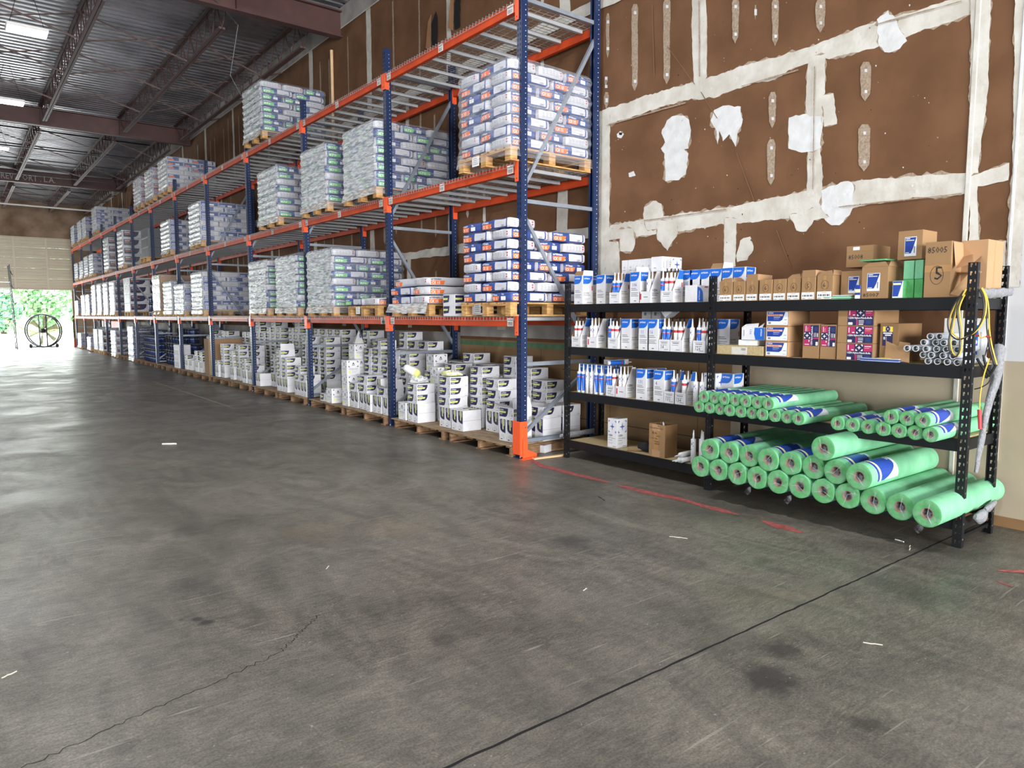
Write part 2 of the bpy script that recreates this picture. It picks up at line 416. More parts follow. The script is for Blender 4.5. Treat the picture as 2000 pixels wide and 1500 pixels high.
strip(b, 3.52, 17.9, 3.5, 11.9, .03, 'seam_tan', jit=.008)
strip(b, -.2, 2.66, 1.05, 3.02, .004, 'dark_hole', jit=.014)
strip(b, 1.05, 3.02, 1.35, 3.3, .004, 'dark_hole', jit=.012)
struct(b.build('floor'))

# corrugated roof deck (ribs run across the hall)
b = MB(); y = -14.0; prof = []
while y < EY+.3:
    prof += [(y, DZ), (y+.09, DZ), (y+.115, DZ+.045), (y+.175, DZ+.045)]; y += .20
for i in range(len(prof)-1):
    (ya, za), (yb, zb) = prof[i], prof[i+1]
    b.poly([(-14, ya, za), (-14, yb, zb), (WX+.3, yb, zb), (WX+.3, ya, za)], 'roof_deck')
b.box(-14, -14, DZ+.08, WX+.3, EY+.3, DZ+.3, 'outer_wall')
struct(b.build('ceiling'))

def jag(pts, amp, step=.03):
    out = []
    for i in range(len(pts)):
        (a, b_), (c, d) = pts[i], pts[(i+1) % len(pts)]
        L = math.hypot(c-a, d-b_); n = max(1, int(L/step)); nx, ny = (-(d-b_)/(L or 1), (c-a)/(L or 1)); w = 0
        for k in range(n):
            t = k/n; w = .6*w+random.uniform(-amp, amp)
            j = w if 0 < k else 0
            out.append((a+(c-a)*t+nx*j, b_+(d-b_)*t+ny*j))
    return out
_ly = [0]
def patch(b, pts, m, amp=.006, step=.03):
    """raised skin of joint compound on the wall, pts are (Y, Z) on the wall plane"""
    _ly[0] = (_ly[0]+1) % 260
    x = WX-.0012-_ly[0]*.00006
    pts = jag(pts, amp, step)
    A = sum(pts[i][0]*pts[(i+1) % len(pts)][1]-pts[(i+1) % len(pts)][0]*pts[i][1] for i in range(len(pts)))
    if A > 0: pts = pts[::-1]
    b.poly([(x, p[0], p[1]) for p in pts], m)
def pxp(b, pts, m, amp=.006, step=.03):
    if m in ('mud', 'mud_white') and amp >= .004:
        q = [onx(u, v, WX) for u, v in pts]; patch(b, q, 'mud_thin', amp*2.6, .03)
    patch(b, [onx(u, v, WX) for u, v in pts], m, amp, step)
def yz(b, y0, z0, y1, z1, m, amp=.008, step=.04): patch(b, [(y0, z0), (y1, z0), (y1, z1), (y0, z1)], m, amp, step)

b = MB()
b.box(WX, -14, 0, WX+.25, EY+.3, DZ+.1, 'kraft_wall')
e = WX-.0006
def wallrect(y0, z0, y1, z1, m, d=.0006): b.poly([(WX-d, y0, z0), (WX-d, y0, z1), (WX-d, y1, z1), (WX-d, y1, z0)], m)
wallrect(-14, 0, 4.02, 1.17, 'beige_wall'); wallrect(-14, 1.17, 1.83, DZ, 'white_wall')
wallrect(4.02, 0, 8.6, 1.16, 'plywood'); wallrect(8.6, 0, EY, 1.25, 'grey_paint'); wallrect(4.9, 1.2, 8.6, 1.42, 'grey_paint')
wallrect(5.0, 1.08, 8.6, 1.14, 'green_paint', .0012)
for y in (4.4, 5.6, 6.8, 8.0): wallrect(y, 0, y+.004, 1.08, 'dark_hole', .0012)
for z in (.28, .56, .84): wallrect(4.02, z, 6.4, z+.006, 'dark_hole', .0012)
# taped joints near the camera
pxp(b, [(1166, 219), (1240, 195), (1360, 158), (1400, 148), (1450, 129), (1560, 98), (1640, 68), (1712, 42), (1740, 33), (1800, 18), (1896, -14), (1896, 28), (1860, 42), (1815, 56), (1772, 72), (1700, 96), (1613, 114), (1560, 130), (1520, 151), (1440, 173), (1400, 190), (1340, 196), (1270, 215), (1240, 226), (1190, 244), (1166, 250)], 'mud', .008)
pxp(b, [(1164, 444), (1255, 428), (1300, 422), (1420, 405), (1500, 388), (1600, 366), (1650, 356), (1700, 351), (1800, 343), (1886, 338), (1886, 378), (1800, 385), (1710, 397), (1680, 403), (1620, 412), (1545, 426), (1440, 436), (1410, 437), (1360, 446), (1320, 453), (1240, 462), (1180, 470), (1164, 472)], 'mud', .008)
pxp(b, [(1352, -8), (1352, 92), (1356, 168), (1372, 166), (1381, 150), (1381, 40), (1378, -8)], 'mud', .004)
pxp(b, [(1171, 226), (1169, 480), (1168, 560), (1183, 560), (1190, 470), (1192, 250), (1192, 222)], 'mud', .005)
pxp(b, [(1580, 110), (1576, 160), (1574, 210), (1578, 300), (1574, 385), (1606, 385), (1606, 330), (1602, 300), (1608, 240), (1612, 180), (1612, 105)], 'mud', .005)
pxp(b, [(1415, 425), (1414, 520), (1437, 520), (1439, 428)], 'mud', .004)
for p, m, a in [
    ([(1303, 235), (1318, 226), (1336, 226), (1346, 234), (1349, 262), (1345, 290), (1336, 292), (1345, 300), (1340, 340), (1326, 352), (1300, 354), (1298, 300), (1291, 290), (1299, 278), (1292, 260)], 'mud_white', .01),
    ([(1395, 215), (1418, 206), (1447, 208), (1450, 240), (1440, 262), (1437, 287), (1425, 262), (1412, 276), (1405, 255), (1402, 282), (1397, 250), (1388, 235)], 'mud_white', .01),
    ([(1541, 230), (1575, 222), (1582, 228), (1604, 226), (1604, 288), (1580, 296), (1566, 298), (1540, 290)], 'mud_white', .008),
    ([(1606, 186), (1628, 182), (1635, 242), (1610, 248)], 'mud', .006),
    ([(1713, 38), (1735, 20), (1745, 30), (1760, 62), (1772, 80), (1758, 95), (1728, 102), (1716, 88)], 'mud_white', .01),
    ([(1257, 425), (1258, 405), (1276, 392), (1292, 398), (1296, 425), (1286, 446), (1262, 448)], 'mud', .008),
    ([(1284, 432), (1284, 468), (1304, 490), (1322, 462), (1322, 430)], 'mud', .008),
    ([(1209, 448), (1211, 490), (1236, 490), (1241, 470), (1236, 446)], 'mud', .008),
    ([(1184, 474), (1182, 540), (1212, 545), (1208, 472)], 'mud', .008),
    ([(1604, 372), (1650, 354), (1664, 356), (1666, 380), (1668, 400), (1660, 420), (1640, 440), (1618, 436), (1606, 418)], 'mud_white', .012),
    ([(1542, 420), (1556, 450), (1575, 452), (1590, 430), (1620, 424), (1600, 405)], 'mud', .008),
    ([(1438, 500), (1446, 470), (1466, 462), (1472, 488), (1460, 508), (1440, 512)], 'mud', .01),
    ([(1205, 262), (1212, 256), (1219, 262), (1214, 270), (1206, 268)], 'mud_white', .004),
    ([(1228, 338), (1238, 334), (1242, 343), (1229, 346)], 'mud_white', .004)]:
    pxp(b, p, m, a)
pxp(b, [(1209, 259), (1216, 259), (1215, 264), (1210, 264)], 'dark_hole', .002)
for (u0, v0, u1, v1) in [(1234, 8, 1247, 178), (1296, -4, 1310, 165), (1184, 26, 1191, 114), (1180, 152, 1188, 172), (1180, 180, 1190, 214), (1430, -4, 1444, 86), (1474, 10, 1478, 40),
                         (1508, -4, 1522, 90), (1594, -4, 1613, 64), (1502, 180, 1517, 251), (1499, 272, 1515, 362), (1681, 121, 1702, 198), (1677, 243, 1701, 335)]:
    w = (u1-u0)*.5; c_ = (u0+u1)/2
    pxp(b, [(c_-w*.4, v0), (c_+w*.6, v0), (c_+w, v0+8), (c_+w*.8, v1-14), (c_-w*.1, v1), (c_-w*.9, v1-12), (c_-w, v0+10)], 'mud_thin', .0035)
    pxp(b, [(c_-2, v1-22), (c_+3, v1-22), (c_+3, v1-16), (c_-2, v1-16)], 'mud_white', .002)
    pxp(b, [(c_-2, v0+14), (c_+3, v0+14), (c_+3, v0+20), (c_-2, v0+20)], 'mud_white', .002)
# returning pier at the right with taped edges
b.box(WX-.012, 2.09, .0, WX, 2.125, DZ, 'mud', .004)
pxp(b, [(1897, -10), (1893, 480), (1912, 480), (1911, 330), (1930, 180), (1937, -10)], 'mud', .004)
pxp(b, [(1984, -10), (1980, 270), (1968, 480), (1962, 560), (1992, 560), (2030, -10)], 'mud', .004)
pxp(b, [(1895, 345), (1972, 318), (1970, 352), (1910, 364), (1894, 380)], 'mud', .006)
pxp(b, [(1893, 478), (1893, 600), (1962, 600), (1966, 470)], 'mud', .004)
b.box(WX-.012, 1.815, .46, WX, 1.835, DZ, 'mud_white', .004)
for i in range(150):       # nicks and scars
    y, z = random.uniform(2.2, 5.6), random.uniform(1.9, 4.6); r = random.uniform(.002, .007)
    patch(b, [(y-r, z), (y, z-r*random.uniform(.6, 2)), (y+r, z+r*.3), (y+r*.2, z+r)], random.choice(['mud_white', 'dark_hole', 'mud_thin']), .002, .01)
for pts in ([(1190, 243), (1340, 200), (1342, 202), (1190, 245)], [(1450, 168), (1560, 136), (1562, 138), (1450, 170)], [(1710, 48), (1880, 2), (1880, 4), (1710, 50)], [(1640, 404), (1880, 377), (1880, 379), (1640, 406)], [(1260, 430), (1420, 408), (1420, 410), (1260, 432)], [(1366, 2), (1367, 150), (1369, 150), (1368, 2)], [(1592, 130), (1588, 370), (1590, 370), (1594, 130)]): pxp(b, pts, 'mud_thin', .002)
for (u0, v0, u1, v1) in [(1305, 92, 1358, 165), (1370, 180, 1402, 232), (1440, 300, 1475, 395), (1518, 450, 1545, 520), (1275, 10, 1279, 150)]:
    pxp(b, [(u0, v0), (u0+1.6, v0), (u1+1.6, v1), (u1, v1)], 'kraft_in', .001)
# bands of tape behind and above the racking
for z in (3.65, 4.87): yz(b, 5.78, z-.07, EY, z+.07, 'mud', .012, .12)
yz(b, 5.78, 2.36, EY, 2.49, 'mud', .012, .1)
yz(b, 1.8, 6.57, EY, DZ, 'grey_paint', .002, .5); yz(b, 1.8, 6.56, EY, 6.58, 'mud', .002, .4); yz(b, 1.8, 4.80, 5.8, 4.93, 'mud', .01, .1)
k = 0
y = 6.4
while y < EY-.4:
    wgt = random.uniform(.06, .10)
    lo, hi = (1.3, 2.42) if k % 2 else (2.42, 3.65)
    for (za, zb, off) in ((1.3, 2.42, .6), (2.42, 3.65, 0), (3.65, 4.87, .6), (4.87, 6.57, 0)):
        yy = y+off*2
        yz(b, yy-wgt, za, yy+wgt, zb, 'mud', .012, .1)
    if k % 2 == 0: yz(b, y-.07, 6.60, y+.07, DZ, 'mud', .02, .1)
    for za, zb in ((1.45, 2.3), (2.55, 3.5), (3.8, 4.7), (4.98, 6.45)):
        for o_ in (.4, .8, 1.6, 2.0):
            if random.random() < .8:
                c_ = y+o_; z0 = za+random.uniform(0, .3); z1 = zb-random.uniform(0, .35); w = random.uniform(.02, .035)
                patch(b, [(c_-w, z0+.05), (c_, z0), (c_+w, z0+.06), (c_+w*.8, z1), (c_-w*.7, z1+.02)], 'mud_thin' if k % 3 else 'mud', .006, .06)
    y += 2.44; k += 1
for (y, z, w, h) in ((8.3, 1.95, .07, .30), (9.2, 5.35, .16, .5), (8.6, 5.45, .14, .5), (14.2, 4.9, .18, .5)):
    patch(b, [(y-w/2, z), (y-w/2, z+h*.6), (y-w/3, z+h), (y+w/2, z+h*.7), (y+w/2, z)], 'mud' if z < 3 else 'dark_hole', .01)
struct(b.build('wall_right'))
# curled drywall flaps by the two holes
for (y, z) in ((9.32, 5.35), (8.72, 5.45)):
    f_ = MB(); f_.poly([(WX-.005, y, z), (WX-.07, y+.03, z+.03), (WX-.04, y+.01, z+.40), (WX-.005, y-.02, z+.5)], 'mud_thin'); f_.poly([(WX-.008, y, z), (WX-.073, y+.03, z+.03), (WX-.043, y+.01, z+.40), (WX-.008, y-.02, z+.5)], 'kraft_wall')
    o = f_.build('drywall_flap'); tag(o, 'torn drywall flap curling off the wall hole '+('farther from' if y > 9 else 'nearer')+' the camera, above the racking', 'wall scrap')
b = MB(); b.box(WX-.012, -14, 0, WX, 5.0, .075, 'kraft_dark', .003); struct(b.build('baseboard_right'))
# unseen sides: walls, with openings assumed to let daylight in
b = MB()
for y0_, y1_ in ((-14, -6.7), (-2.3, .8), (5.2, EY+.3)): b.box(-14.25, y0_, 0, -14, y1_, DZ+.1, 'outer_wall')
b.box(-14.25, -14, 4.5, -14, EY+.3, DZ+.1, 'outer_wall'); struct(b.build('wall_left'))
b = MB(); b.box(-14, -14.25, 0, -7.6, -14, DZ+.1, 'outer_wall'); b.box(5.5, -14.25, 0, WX+.3, -14, DZ+.1, 'outer_wall'); b.box(-7.6, -14.25, 4.2, 5.5, -14, DZ+.1, 'outer_wall'); struct(b.build('wall_back'))
# end wall: header above the sectional door
b = MB(); b.box(-14, EY, 5.15, WX+.3, EY+.25, DZ+.1, 'header'); b.box(4.72, EY, 0, WX+.3, EY+.25, 5.15, 'header'); b.box(-14, EY, 0, -8, EY+.25, 5.15, 'header')
struct(b.build('wall_far'))
dr = bpy.data.objects.new('door_1', None); C.objects.link(dr); struct(dr)
for i in range(5):
    z0 = 2.78+i*.49; b = MB(); b.box(-8.05, EY-.06, z0, 4.78, EY-.02, z0+.485, 'beige_door', .006)
    for k in range(3): b.box(-8.05, EY-.075, z0+.07+k*.15, 4.78, EY-.058, z0+.11+k*.15, 'door_rib', .006)
    b.build('door_panel', dr)
for x in (-6.3, -4.5, -2.7, -.9, .9, 2.45, 3.75):
    b = MB(); b.box(x-.045, EY-.10, 2.80, x+.045, EY-.074, 5.2, 'door_rib', .004); b.build('door_stile', dr)
b = MB(); b.box(-8.1, EY-.12, 2.74, 4.78, EY-.02, 2.785, 'beige_door'); b.build('door_bottom_rail', dr)
# girders across the hall
def girder(y, name_lab, txt=None):
    g = thing('steel_girder', name_lab, 'beam', (0, y, 0), 0, 'maroon roof girders')
    b = MB(); z1 = 6.85; z0 = 6.40
    b.box(-13.95, -.08, z0, WX-.01, .08, z0+.02, 'maroon'); b.box(-13.95, -.08, z1-.02, WX-.01, .08, z1, 'maroon'); b.box(-13.95, -.006, z0+.02, WX-.01, .006, z1-.02, 'maroon')
    for x in (2.1, 3.92): b.box(x-.006, -.078, z0+.02, x+.006, .078, z1-.02, 'maroon')
    b.build('beam_section', g)
    if txt:
        b = MB(); fr = lambda u, v, h: (u, -.006-h, v); b.text(fr, txt, 1.28, 6.50, .30, 'letter', .008, fit=2.1); b.build('stencil_lettering', g)
    return g
girder(12.33, 'nearest maroon roof girder, cut by the top edge of the photo')
girder(22.6, 'maroon roof girder in the middle of the ceiling above the racking')
girder(32.5, 'maroon roof girder with stencilled white lettering, beyond the middle one', '. SHREVEPORT . L.A.')
girder(2.2, 'maroon roof girder above and behind the near shelves')
# open web joists along the hall
def joist(x, ya, yb, lab):
    t = thing('roof_joist', lab, 'joist', (x, ya, 0), 0, 'open web roof joists'); L = yb-ya
    b = MB()
    for s_ in (-1, 1): b.box(s_*.028-.022, .05, 6.875, s_*.028+.022, L-.05, 6.915, 'joist_paint')
    b.build('top_chord', t)
    b = MB()
    for s_ in (-1, 1): b.box(s_*.028-.022, .75, 6.36, s_*.028+.022, L-.75, 6.395, 'joist_paint')
    b.build('bottom_chord', t)
    b = MB(); n = 15; st = (L-1.5)/n
    for i in range(n):
        ya_ = .75+i*st; b.tube([(0, ya_, 6.38), (0, ya_+st/2, 6.88)], .011, 'joist_paint', 4, False); b.tube([(0, ya_+st/2, 6.88), (0, ya_+st, 6.38)], .011, 'joist_paint', 4, False)
    b.tube([(0, .75, 6.38), (0, .1, 6.88)], .011, 'joist_paint', 4, False); b.tube([(0, L-.75, 6.38), (0, L-.1, 6.88)], .011, 'joist_paint', 4, False)
    b.build('web', t)
    return t
for a_, (ya, yb) in enumerate(((2.2, 12.33), (12.33, 22.6), (22.6, 32.5), (32.5, EY))):
    for q, x in enumerate((5.35, 3.92, 2.12, .32, -1.5, -3.3)):
        if a_ == 0 and q == 0: continue
        joist(x, ya, yb, 'roof joist, '+('closest to', 'next but one from', 'third from', 'fourth from', 'fifth from', 'sixth from')[q]+' the right wall, '+('before the nearest girder', 'between the nearest and middle girders', 'between middle and lettered girders', 'between lettered girder and the door wall')[a_])
# bridging: crossed angles between the joists
for y in (15.2, 17.4, 19.6, 25.0, 27.4, 29.8, 34.6, 36.6, 38.4):
    b = MB()
    xs = (5.35, 3.92, 2.12, .32, -1.5, -3.3)
    for p, q in zip(xs[:-1], xs[1:]):
        b.bar((p, y, 6.38), (q, y+.05, 6.88), .025, .025, 'joist_paint'); 
        if y > 23:
            for zz in (6.37, 6.90): b.bar((p, y+.6, zz), (q, y+.6, zz), .03, .03, 'steel_dark')
        if y < 23: b.bar((p, y+.12, 6.88), (q, y+.12, 6.40), .02, .02, 'joist_paint')
    b.bar((5.35, y, 6.40), (WX-.01, y, 6.55), .025, .025, 'joist_paint')
    o = b.build('joist_bridging'); tag(o, f'thin brown cross bracing between joists, {round((y-12))} metres past the nearest girder', 'brace', 'bridging rows under the roof')
b = MB(); b.tube([(-13, 36.0, 6.15), (5.6, 36.0, 6.0)], .03, 'paper', 8); o = b.build('ceiling_pipe'); tag(o, 'pale pipe running across under the roof near the lettered girder', 'pipe')
b = MB(); b.tube([(WX-.03, 12.7, 4.2), (WX-.03, 12.7, 6.30)], .03, 'raw_wood', 8); o = b.build('wall_stud'); tag(o, 'pale split stud on the wall under the end of the nearest girder', 'stud')
b = MB(); b.tube([(3.2, 11.7, 6.45), (4.2, 13.1, 6.5), (4.5, 14.6, 6.1), (5.0, 15.4, 5.9), (5.7, 15.4, 5.7)], .006, 'galv', 5); o = b.build('loose_wire'); tag(o, 'thin loose wire looping down from the nearest girder to the wall', 'wire')

# LED fixtures
def led(y, lab):
    t = thing('high_bay_light', lab, 'ceiling light', (1.24, y, 6.1), 0, 'linear lights hanging from the roof')
    b = MB(); b.box(-.29, -.19, .02, .29, .19, .07, 'paper', .01); b.build('housing', t)
    for s_ in (-1, 1): b = MB(); b.box(-.27, s_*.10-.06, 0, .27, s_*.10+.06, .022, 'led', .004); b.build('led_strip', t)
    for s_ in (-1, 1): b = MB(); b.tube([(s_*.25, 0, .07), (s_*.05, 0, .8)], .004, 'steel_dark', 4); b.build('suspension_wire', t)
for y, l in ((14.5, 'lit twin-strip light hanging nearest, at the upper left'), (19.4, 'lit twin-strip light just before the middle girder'), (24.8, 'lit twin-strip light past the middle girder'), (30.0, 'lit twin-strip light before the lettered girder'), (9.6, 'twin-strip light overhead, before the nearest girder'), (4.8, 'twin-strip light overhead by the near shelves'), (0.0, 'twin-strip light overhead above the camera')): led(y, l)
for y, w_ in ((14.5, 25), (19.4, 25), (24.8, 40), (30.0, 40), (9.6, 45), (4.8, 185), (0.0, 150)):
    area('high_bay_glow', (1.24, y, 6.07), (0, 0, 0), .54, .34, w_, (.98, .985, 1))

# ------------------------------------------------------------------ outdoors
b = MB(); b.box(-40, EY+.3, -.3, 50, EY+33, -.02, 'apron'); o = b.build('ground_outside'); struct(o)
b = MB(); b.box(-60, EY+33, -.3, 80, EY+90, -.06, 'grass'); o = b.build('grass_field'); tag(o, 'mown green ground beyond the yard outside the far door', 'grass', kind='stuff')
def tree(x, y, h, r, m, lab):
    t = thing('tree', lab, 'tree', (x, y, 0), 0, 'trees outside the far door'); rr = random.Random(int(x*10+y))
    b = MB(); b.tube([(0, 0, -.05), (rr.uniform(-.2, .2), 0, h*.3), (rr.uniform(-.5, .5), 0, h*.75)], .22, 'bark', 7, r2=.08); b.build('trunk', t)
    b = MB()
    for i in range(2600):
        a = rr.uniform(0, 2*PI); c_ = rr.uniform(-1, 1); q = rr.random()**.33
        cx, cy, cz = rr.choice([(0, 0, .62), (.5, .2, .45), (-.5, -.1, .45), (.2, -.3, .35), (-.2, .3, .8), (0, -.2, .3)])
        s_ = math.sqrt(1-c_*c_)*q*.62
        p = Vector(((cx+s_*math.cos(a))*r, (cy+s_*math.sin(a))*r, (cz+c_*q*.28)*h)); p.z = max(.1, p.z)
        k = rr.uniform(.16, .34); d = Vector((rr.uniform(-1, 1), rr.uniform(-1, 1), rr.uniform(-1, 1))).normalized(); e1 = d.orthogonal().normalized()*k; e2 = d.cross(e1).normalized()*k*.7
        b.poly([p-e1, p+e2*.8, p+e1, p-e2], m if rr.random() < .7 else 'leaf2')
    b.build('foliage', t)
tl = [(-7.5, 84, 12, 3.2, 'leaf'), (.2, 80, 10, 3.0, 'leaf'), (6.6, 79, 8.5, 2.4, 'leaf2'), (12.4, 82, 11, 2.7, 'leaf'), (18.5, 84, 12, 2.8, 'leaf2'), (-3.6, 97, 17, 3.4, 'leaf2'), (4.4, 98, 19, 3.6, 'leaf'), (12.5, 99, 18, 3.6, 'leaf2'), (21, 100, 18, 3.6, 'leaf'),
      (3.4, 74.5, 4.4, 1.3, 'leaf'), (9.6, 74.5, 4.0, 1.2, 'leaf'), (-3.4, 76.5, 4.4, 1.6, 'leaf')]
tn = ['tree beyond the ladder', 'middle-row tree at the left of the doorway', 'lighter middle-row tree above the fan', 'middle-row tree right of the fan', 'middle-row tree past the rack end', 'pale back-row tree at the left', 'tallest back-row tree in the centre', 'pale back-row tree at the right', 'back-row tree past the rack end',
      'low bush just left of the fan', 'low bush just right of the fan', 'low bush behind the ladder']
for (x, y, h, r_, m), n_ in zip(tl, tn): tree(x, y, h, r_, m, 'leafy green '+n_+', outside the far door')

# ================================================================== PALLET RACKING
LV = [1.47, 3.03, 4.60]                        # beam tops
PT = 4.93
LVN = ['lowest', 'middle', 'top']
FORD = ['nearest'] + ['second', 'third', 'fourth', 'fifth', 'sixth', 'seventh', 'eighth', 'ninth', 'tenth', 'eleventh', 'twelfth'] + ['farthest']
def frame_proto():
    t = thing('rack_upright_frame', '-', 'rack frame', group='blue upright frames of the pallet racking')
    def post(x0, side):
        b = MB(); x1 = x0+.078
        b.box(x0, 0, .006, x1, .004, PT, 'blue_steel'); b.box(x0, .072, .006, x1, .076, PT, 'blue_steel')
        fx = x0 if side < 0 else x1-.004
        b.box(fx, .004, .006, fx+.004, .072, PT, 'blue_steel')
        bx = x1-.004 if side < 0 else x0
        b.box(bx, .004, .006, bx+.004, .022, PT, 'blue_steel'); b.box(bx, .054, .006, bx+.004, .072, PT, 'blue_steel')
        ox = x0-.0008 if side < 0 else x1+.0008
        z = .10
        while z < PT-.05:
            for yc in (.020, .056):
                b.poly([(ox, yc-.008, z+.03), (ox, yc+.008, z+.03), (ox, yc+.004, z), (ox, yc-.004, z)], 'dark_hole')
            b.poly([(x0+.048, -.0008, z), (x0+.055, -.0008, z), (x0+.055, -.0008, z+.008), (x0+.048, -.0008, z+.008)], 'paper')  # pale squares painted for light showing through punched holes
            z += .05
        return b
    p = post(FX, -1).build('post', t); q = post(5.62, 1).build('post', t)
    for x in (FX, 5.62):
        b = MB(); b.box(x-.03, -.02, 0, x+.11, .10, .008, 'blue_steel', .001)
        for a_, c_ in ((x-.012, .0), (x+.094, .08)): b.lathe([(0, .024), (.009, .024), (.009, .008)], 'galv', 6, o=(a_, c_, 0))
        b.build('foot_plate', t)
    for z in (.17, .98, 2.65, 4.62):
        b = MB(); b.box(FX+.078, .02, z-.02, 5.62, .056, z-.017, 'galv'); b.box(FX+.078, .02, z-.017, 5.62, .023, z+.02, 'galv'); b.box(FX+.078, .053, z-.017, 5.62, .056, z+.02, 'galv'); b.build('horizontal_brace', t)
    for za, zb in ((.24, .93), (2.52, 1.08), (2.78, 4.45)):
        b = MB(); b.bar((FX+.05, .038, za), (5.65, .038, zb), .036, .036, 'galv'); b.build('diagonal_brace', t)
    return t
fp = frame_proto()
for k in range(13):
    put(fp, (0, Y0+BP*k, 0), 0, f'blue and grey steel upright frame of the racking, {FORD[k]} frame from the camera')
# beams
def text_label(code, w=.10, h=.085):
    b = MB(); fr = frA(0, w, 0)
    b.box(.0002, 0, 0, .0012, w, h, 'paper')
    b.text(lambda u, v, hh: fr(u, v, hh), code, .012, h*.64, h*.26, 'ink', .01, fit=w*.78)
    rr = random.Random(len(code)+ord(code[-1])+ord(code[3])); u = .01
    while u < w-.012:
        q = rr.choice((.0015, .0025, .004)); b.rect(fr, u, h*.08, u+q, h*.52, 'ink', .0006); u += q+rr.choice((.002, .003, .005))
    return b
def beam_proto(front):
    t = thing('rack_beam', '-', 'rack beam', group='orange load beams of the racking')
    b = MB(); L = BP-.078; x = 0
    b.box(x, .0, -.10, x+.05, L, -.012, 'orange', .003); b.box(x+(.0 if front else .02), 0, -.012, x+(.03 if front else .05), L, 0, 'orange', .002)
    b.build('beam_tube', t)
    for yy, s_ in ((0, -1), (L, 1)):
        b = MB(); xo = x-.012 if front else x+.052
        b.box(xo, yy-.045 if s_ < 0 else yy-.012, -.19, xo+.005, yy+.012 if s_ < 0 else yy+.045, .012, 'orange_bright', .001)
        b.box(xo, yy-.002 if s_ < 0 else yy-.003, -.19, xo+.065 if front else xo-.06, yy+.003 if s_ < 0 else yy+.002, .012, 'orange_bright')
        yc = yy-.02 if s_ < 0 else yy+.02; fx = xo-.0006
        if front: b.poly([(fx, yc-.006, -.165), (fx, yc-.006, -.153), (fx, yc+.006, -.153), (fx, yc+.006, -.165)], 'dark_hole')
        b.build('end_connector', t)
    return t
bf = beam_proto(True); br_ = beam_proto(False)
for k in range(12):
    for l in range(3):
        y = Y0+BP*k+.077
        o = put(bf, (FX-.004, y, LV[l]), 0, f'orange front beam of the {LVN[l]} level, {BAYN[k]} from the camera')
        if k < 7:
            cs = 'ABC'[l]
            places = ([.02, BP-.22] if l == 0 else [BP*.48])
            for yy in places:
                if k == 0 and l == 0 and yy < .1: yy = .05
                s_ = text_label(f'WH{k+1:02d}{cs}').build('location_label', o); s_.location = (-.003, yy, -.095); 
        put(br_, (5.645, y, LV[l]), 0, f'orange rear beam by the wall, {LVN[l]} level, {BAYN[k]} from the camera')
# wire decks
def deck_proto():
    t = thing('wire_deck', '-', 'wire deck', group='wire mesh decks on the racking'); Wd = 1.34
    b = MB()
    n = 22
    for i in range(n+1):
        y = .01+i*(Wd-.02)/n
        b.box(-.028, y-.0022, .004, 1.06, y+.0022, .008, 'wire'); b.box(-.0275, y-.0022, -.034, -.0235, y+.0022, .008, 'wire')
    for j in range(11):
        x = .02+j*.102; b.box(x-.0022, .01, .0, x+.0022, Wd-.01, .004, 'wire')
    b.box(-.0275, .01, -.037, -.0235, Wd-.01, -.033, 'wire')
    b.build('wire_mesh', t)
    for i in range(4):
        y = .14+i*.353; b = MB(); b.box(.056, y-.019, -.040, 1.02, y+.019, -.002, 'deck_channel', .004); b.build('support_channel', t)
    return t
dp = deck_proto()
for k in range(12):
    for l in range(3):
        for h in range(2):
            put(dp, (FX+.004, Y0+BP*k+.085+h*1.35, LV[l]+.001), 0, f'wire mesh deck of the {LVN[l]} level, {("nearer", "farther")[h]} half of the {BAYN[k]}')
# column guard on the near frame
t = thing('column_guard', 'bright orange steel guard bolted round the nearest front post at the floor', 'post guard', (FX-.03, Y0-.012, 0))
b = MB(); b.box(-.012, -.02, .04, -.006, .10, .39, 'orange_bright', .001); b.box(-.012, -.024, .02, .085, -.02, .39, 'orange_bright', .001); b.box(-.012, .10, .04, .03, .104, .39, 'orange_bright', .001)
for z in (.13, .32): b.poly([(.055, -.0246, z), (.065, -.0246, z), (.065, -.0246, z+.012), (.055, -.0246, z+.012)], 'dark_hole')
b.build('shield', t)
b = MB(); v = [(.02, -.024, .0), (.21, -.024, .0), (.21, -.024, .035), (.085, -.024, .09), (.085, -.024, .2), (.02, -.024, .2)]
b.poly(v, 'orange_bright'); b.poly([(x, -.030, z) for x, y_, z in v][::-1], 'orange_bright'); b.box(-.03, -.09, 0, .2, -.03, .006, 'orange_bright'); b.build('base_foot', t)

# ================================================================== PALLETS
def pallet_proto(name, lx, ly, h, wood, pl, closed=False):
    t = thing(name, '-', 'pallet')
    X0, X1, Y0_, Y1 = -lx/2, lx/2, -ly/2, ly/2; tb = .018
    def bx(nm, *a):
        b = MB(); b.box(*a, .002); b.build(nm, t)
    n = 7
    for i in range(n):
        y = Y0_+i*(ly-.1)/(n-1); b = MB(); b.box(X0, y, h-tb, X1, y+.1, h, wood, .002); b.build('deck_board', t)
    if closed:
        for y in (Y0_, -.02, Y1-.04): b = MB(); b.box(X0+.002, y, .016, X1-.002, y+.04, h-tb-.0005, wood, .002); b.build('stringer', t)
    else:
        for x in (X0, -.05, X1-.1): b = MB(); b.box(x, Y0_, h-2*tb-.001, x+.1, Y1, h-tb-.0005, wood, .002); b.build('stringer_board', t)
        for x in (X0+.002, -.048, X1-.098):
            for y in (Y0_+.002, -.048, Y1-.102): b = MB(); b.box(x, y, tb, x+.096, y+.1, h-2*tb-.0015, pl, .002); b.build('block', t)
    for y in (Y0_, -.05, Y1-.1): b = MB(); b.box(X0, y, 0, X1, y+.1, tb-.001 if not closed else .015, wood, .002); b.build('bottom_board', t)
    return t
pal = pallet_proto('wooden_pallet', 1.2, 1.0, .144, 'pine', 'pine')
pal_low = None
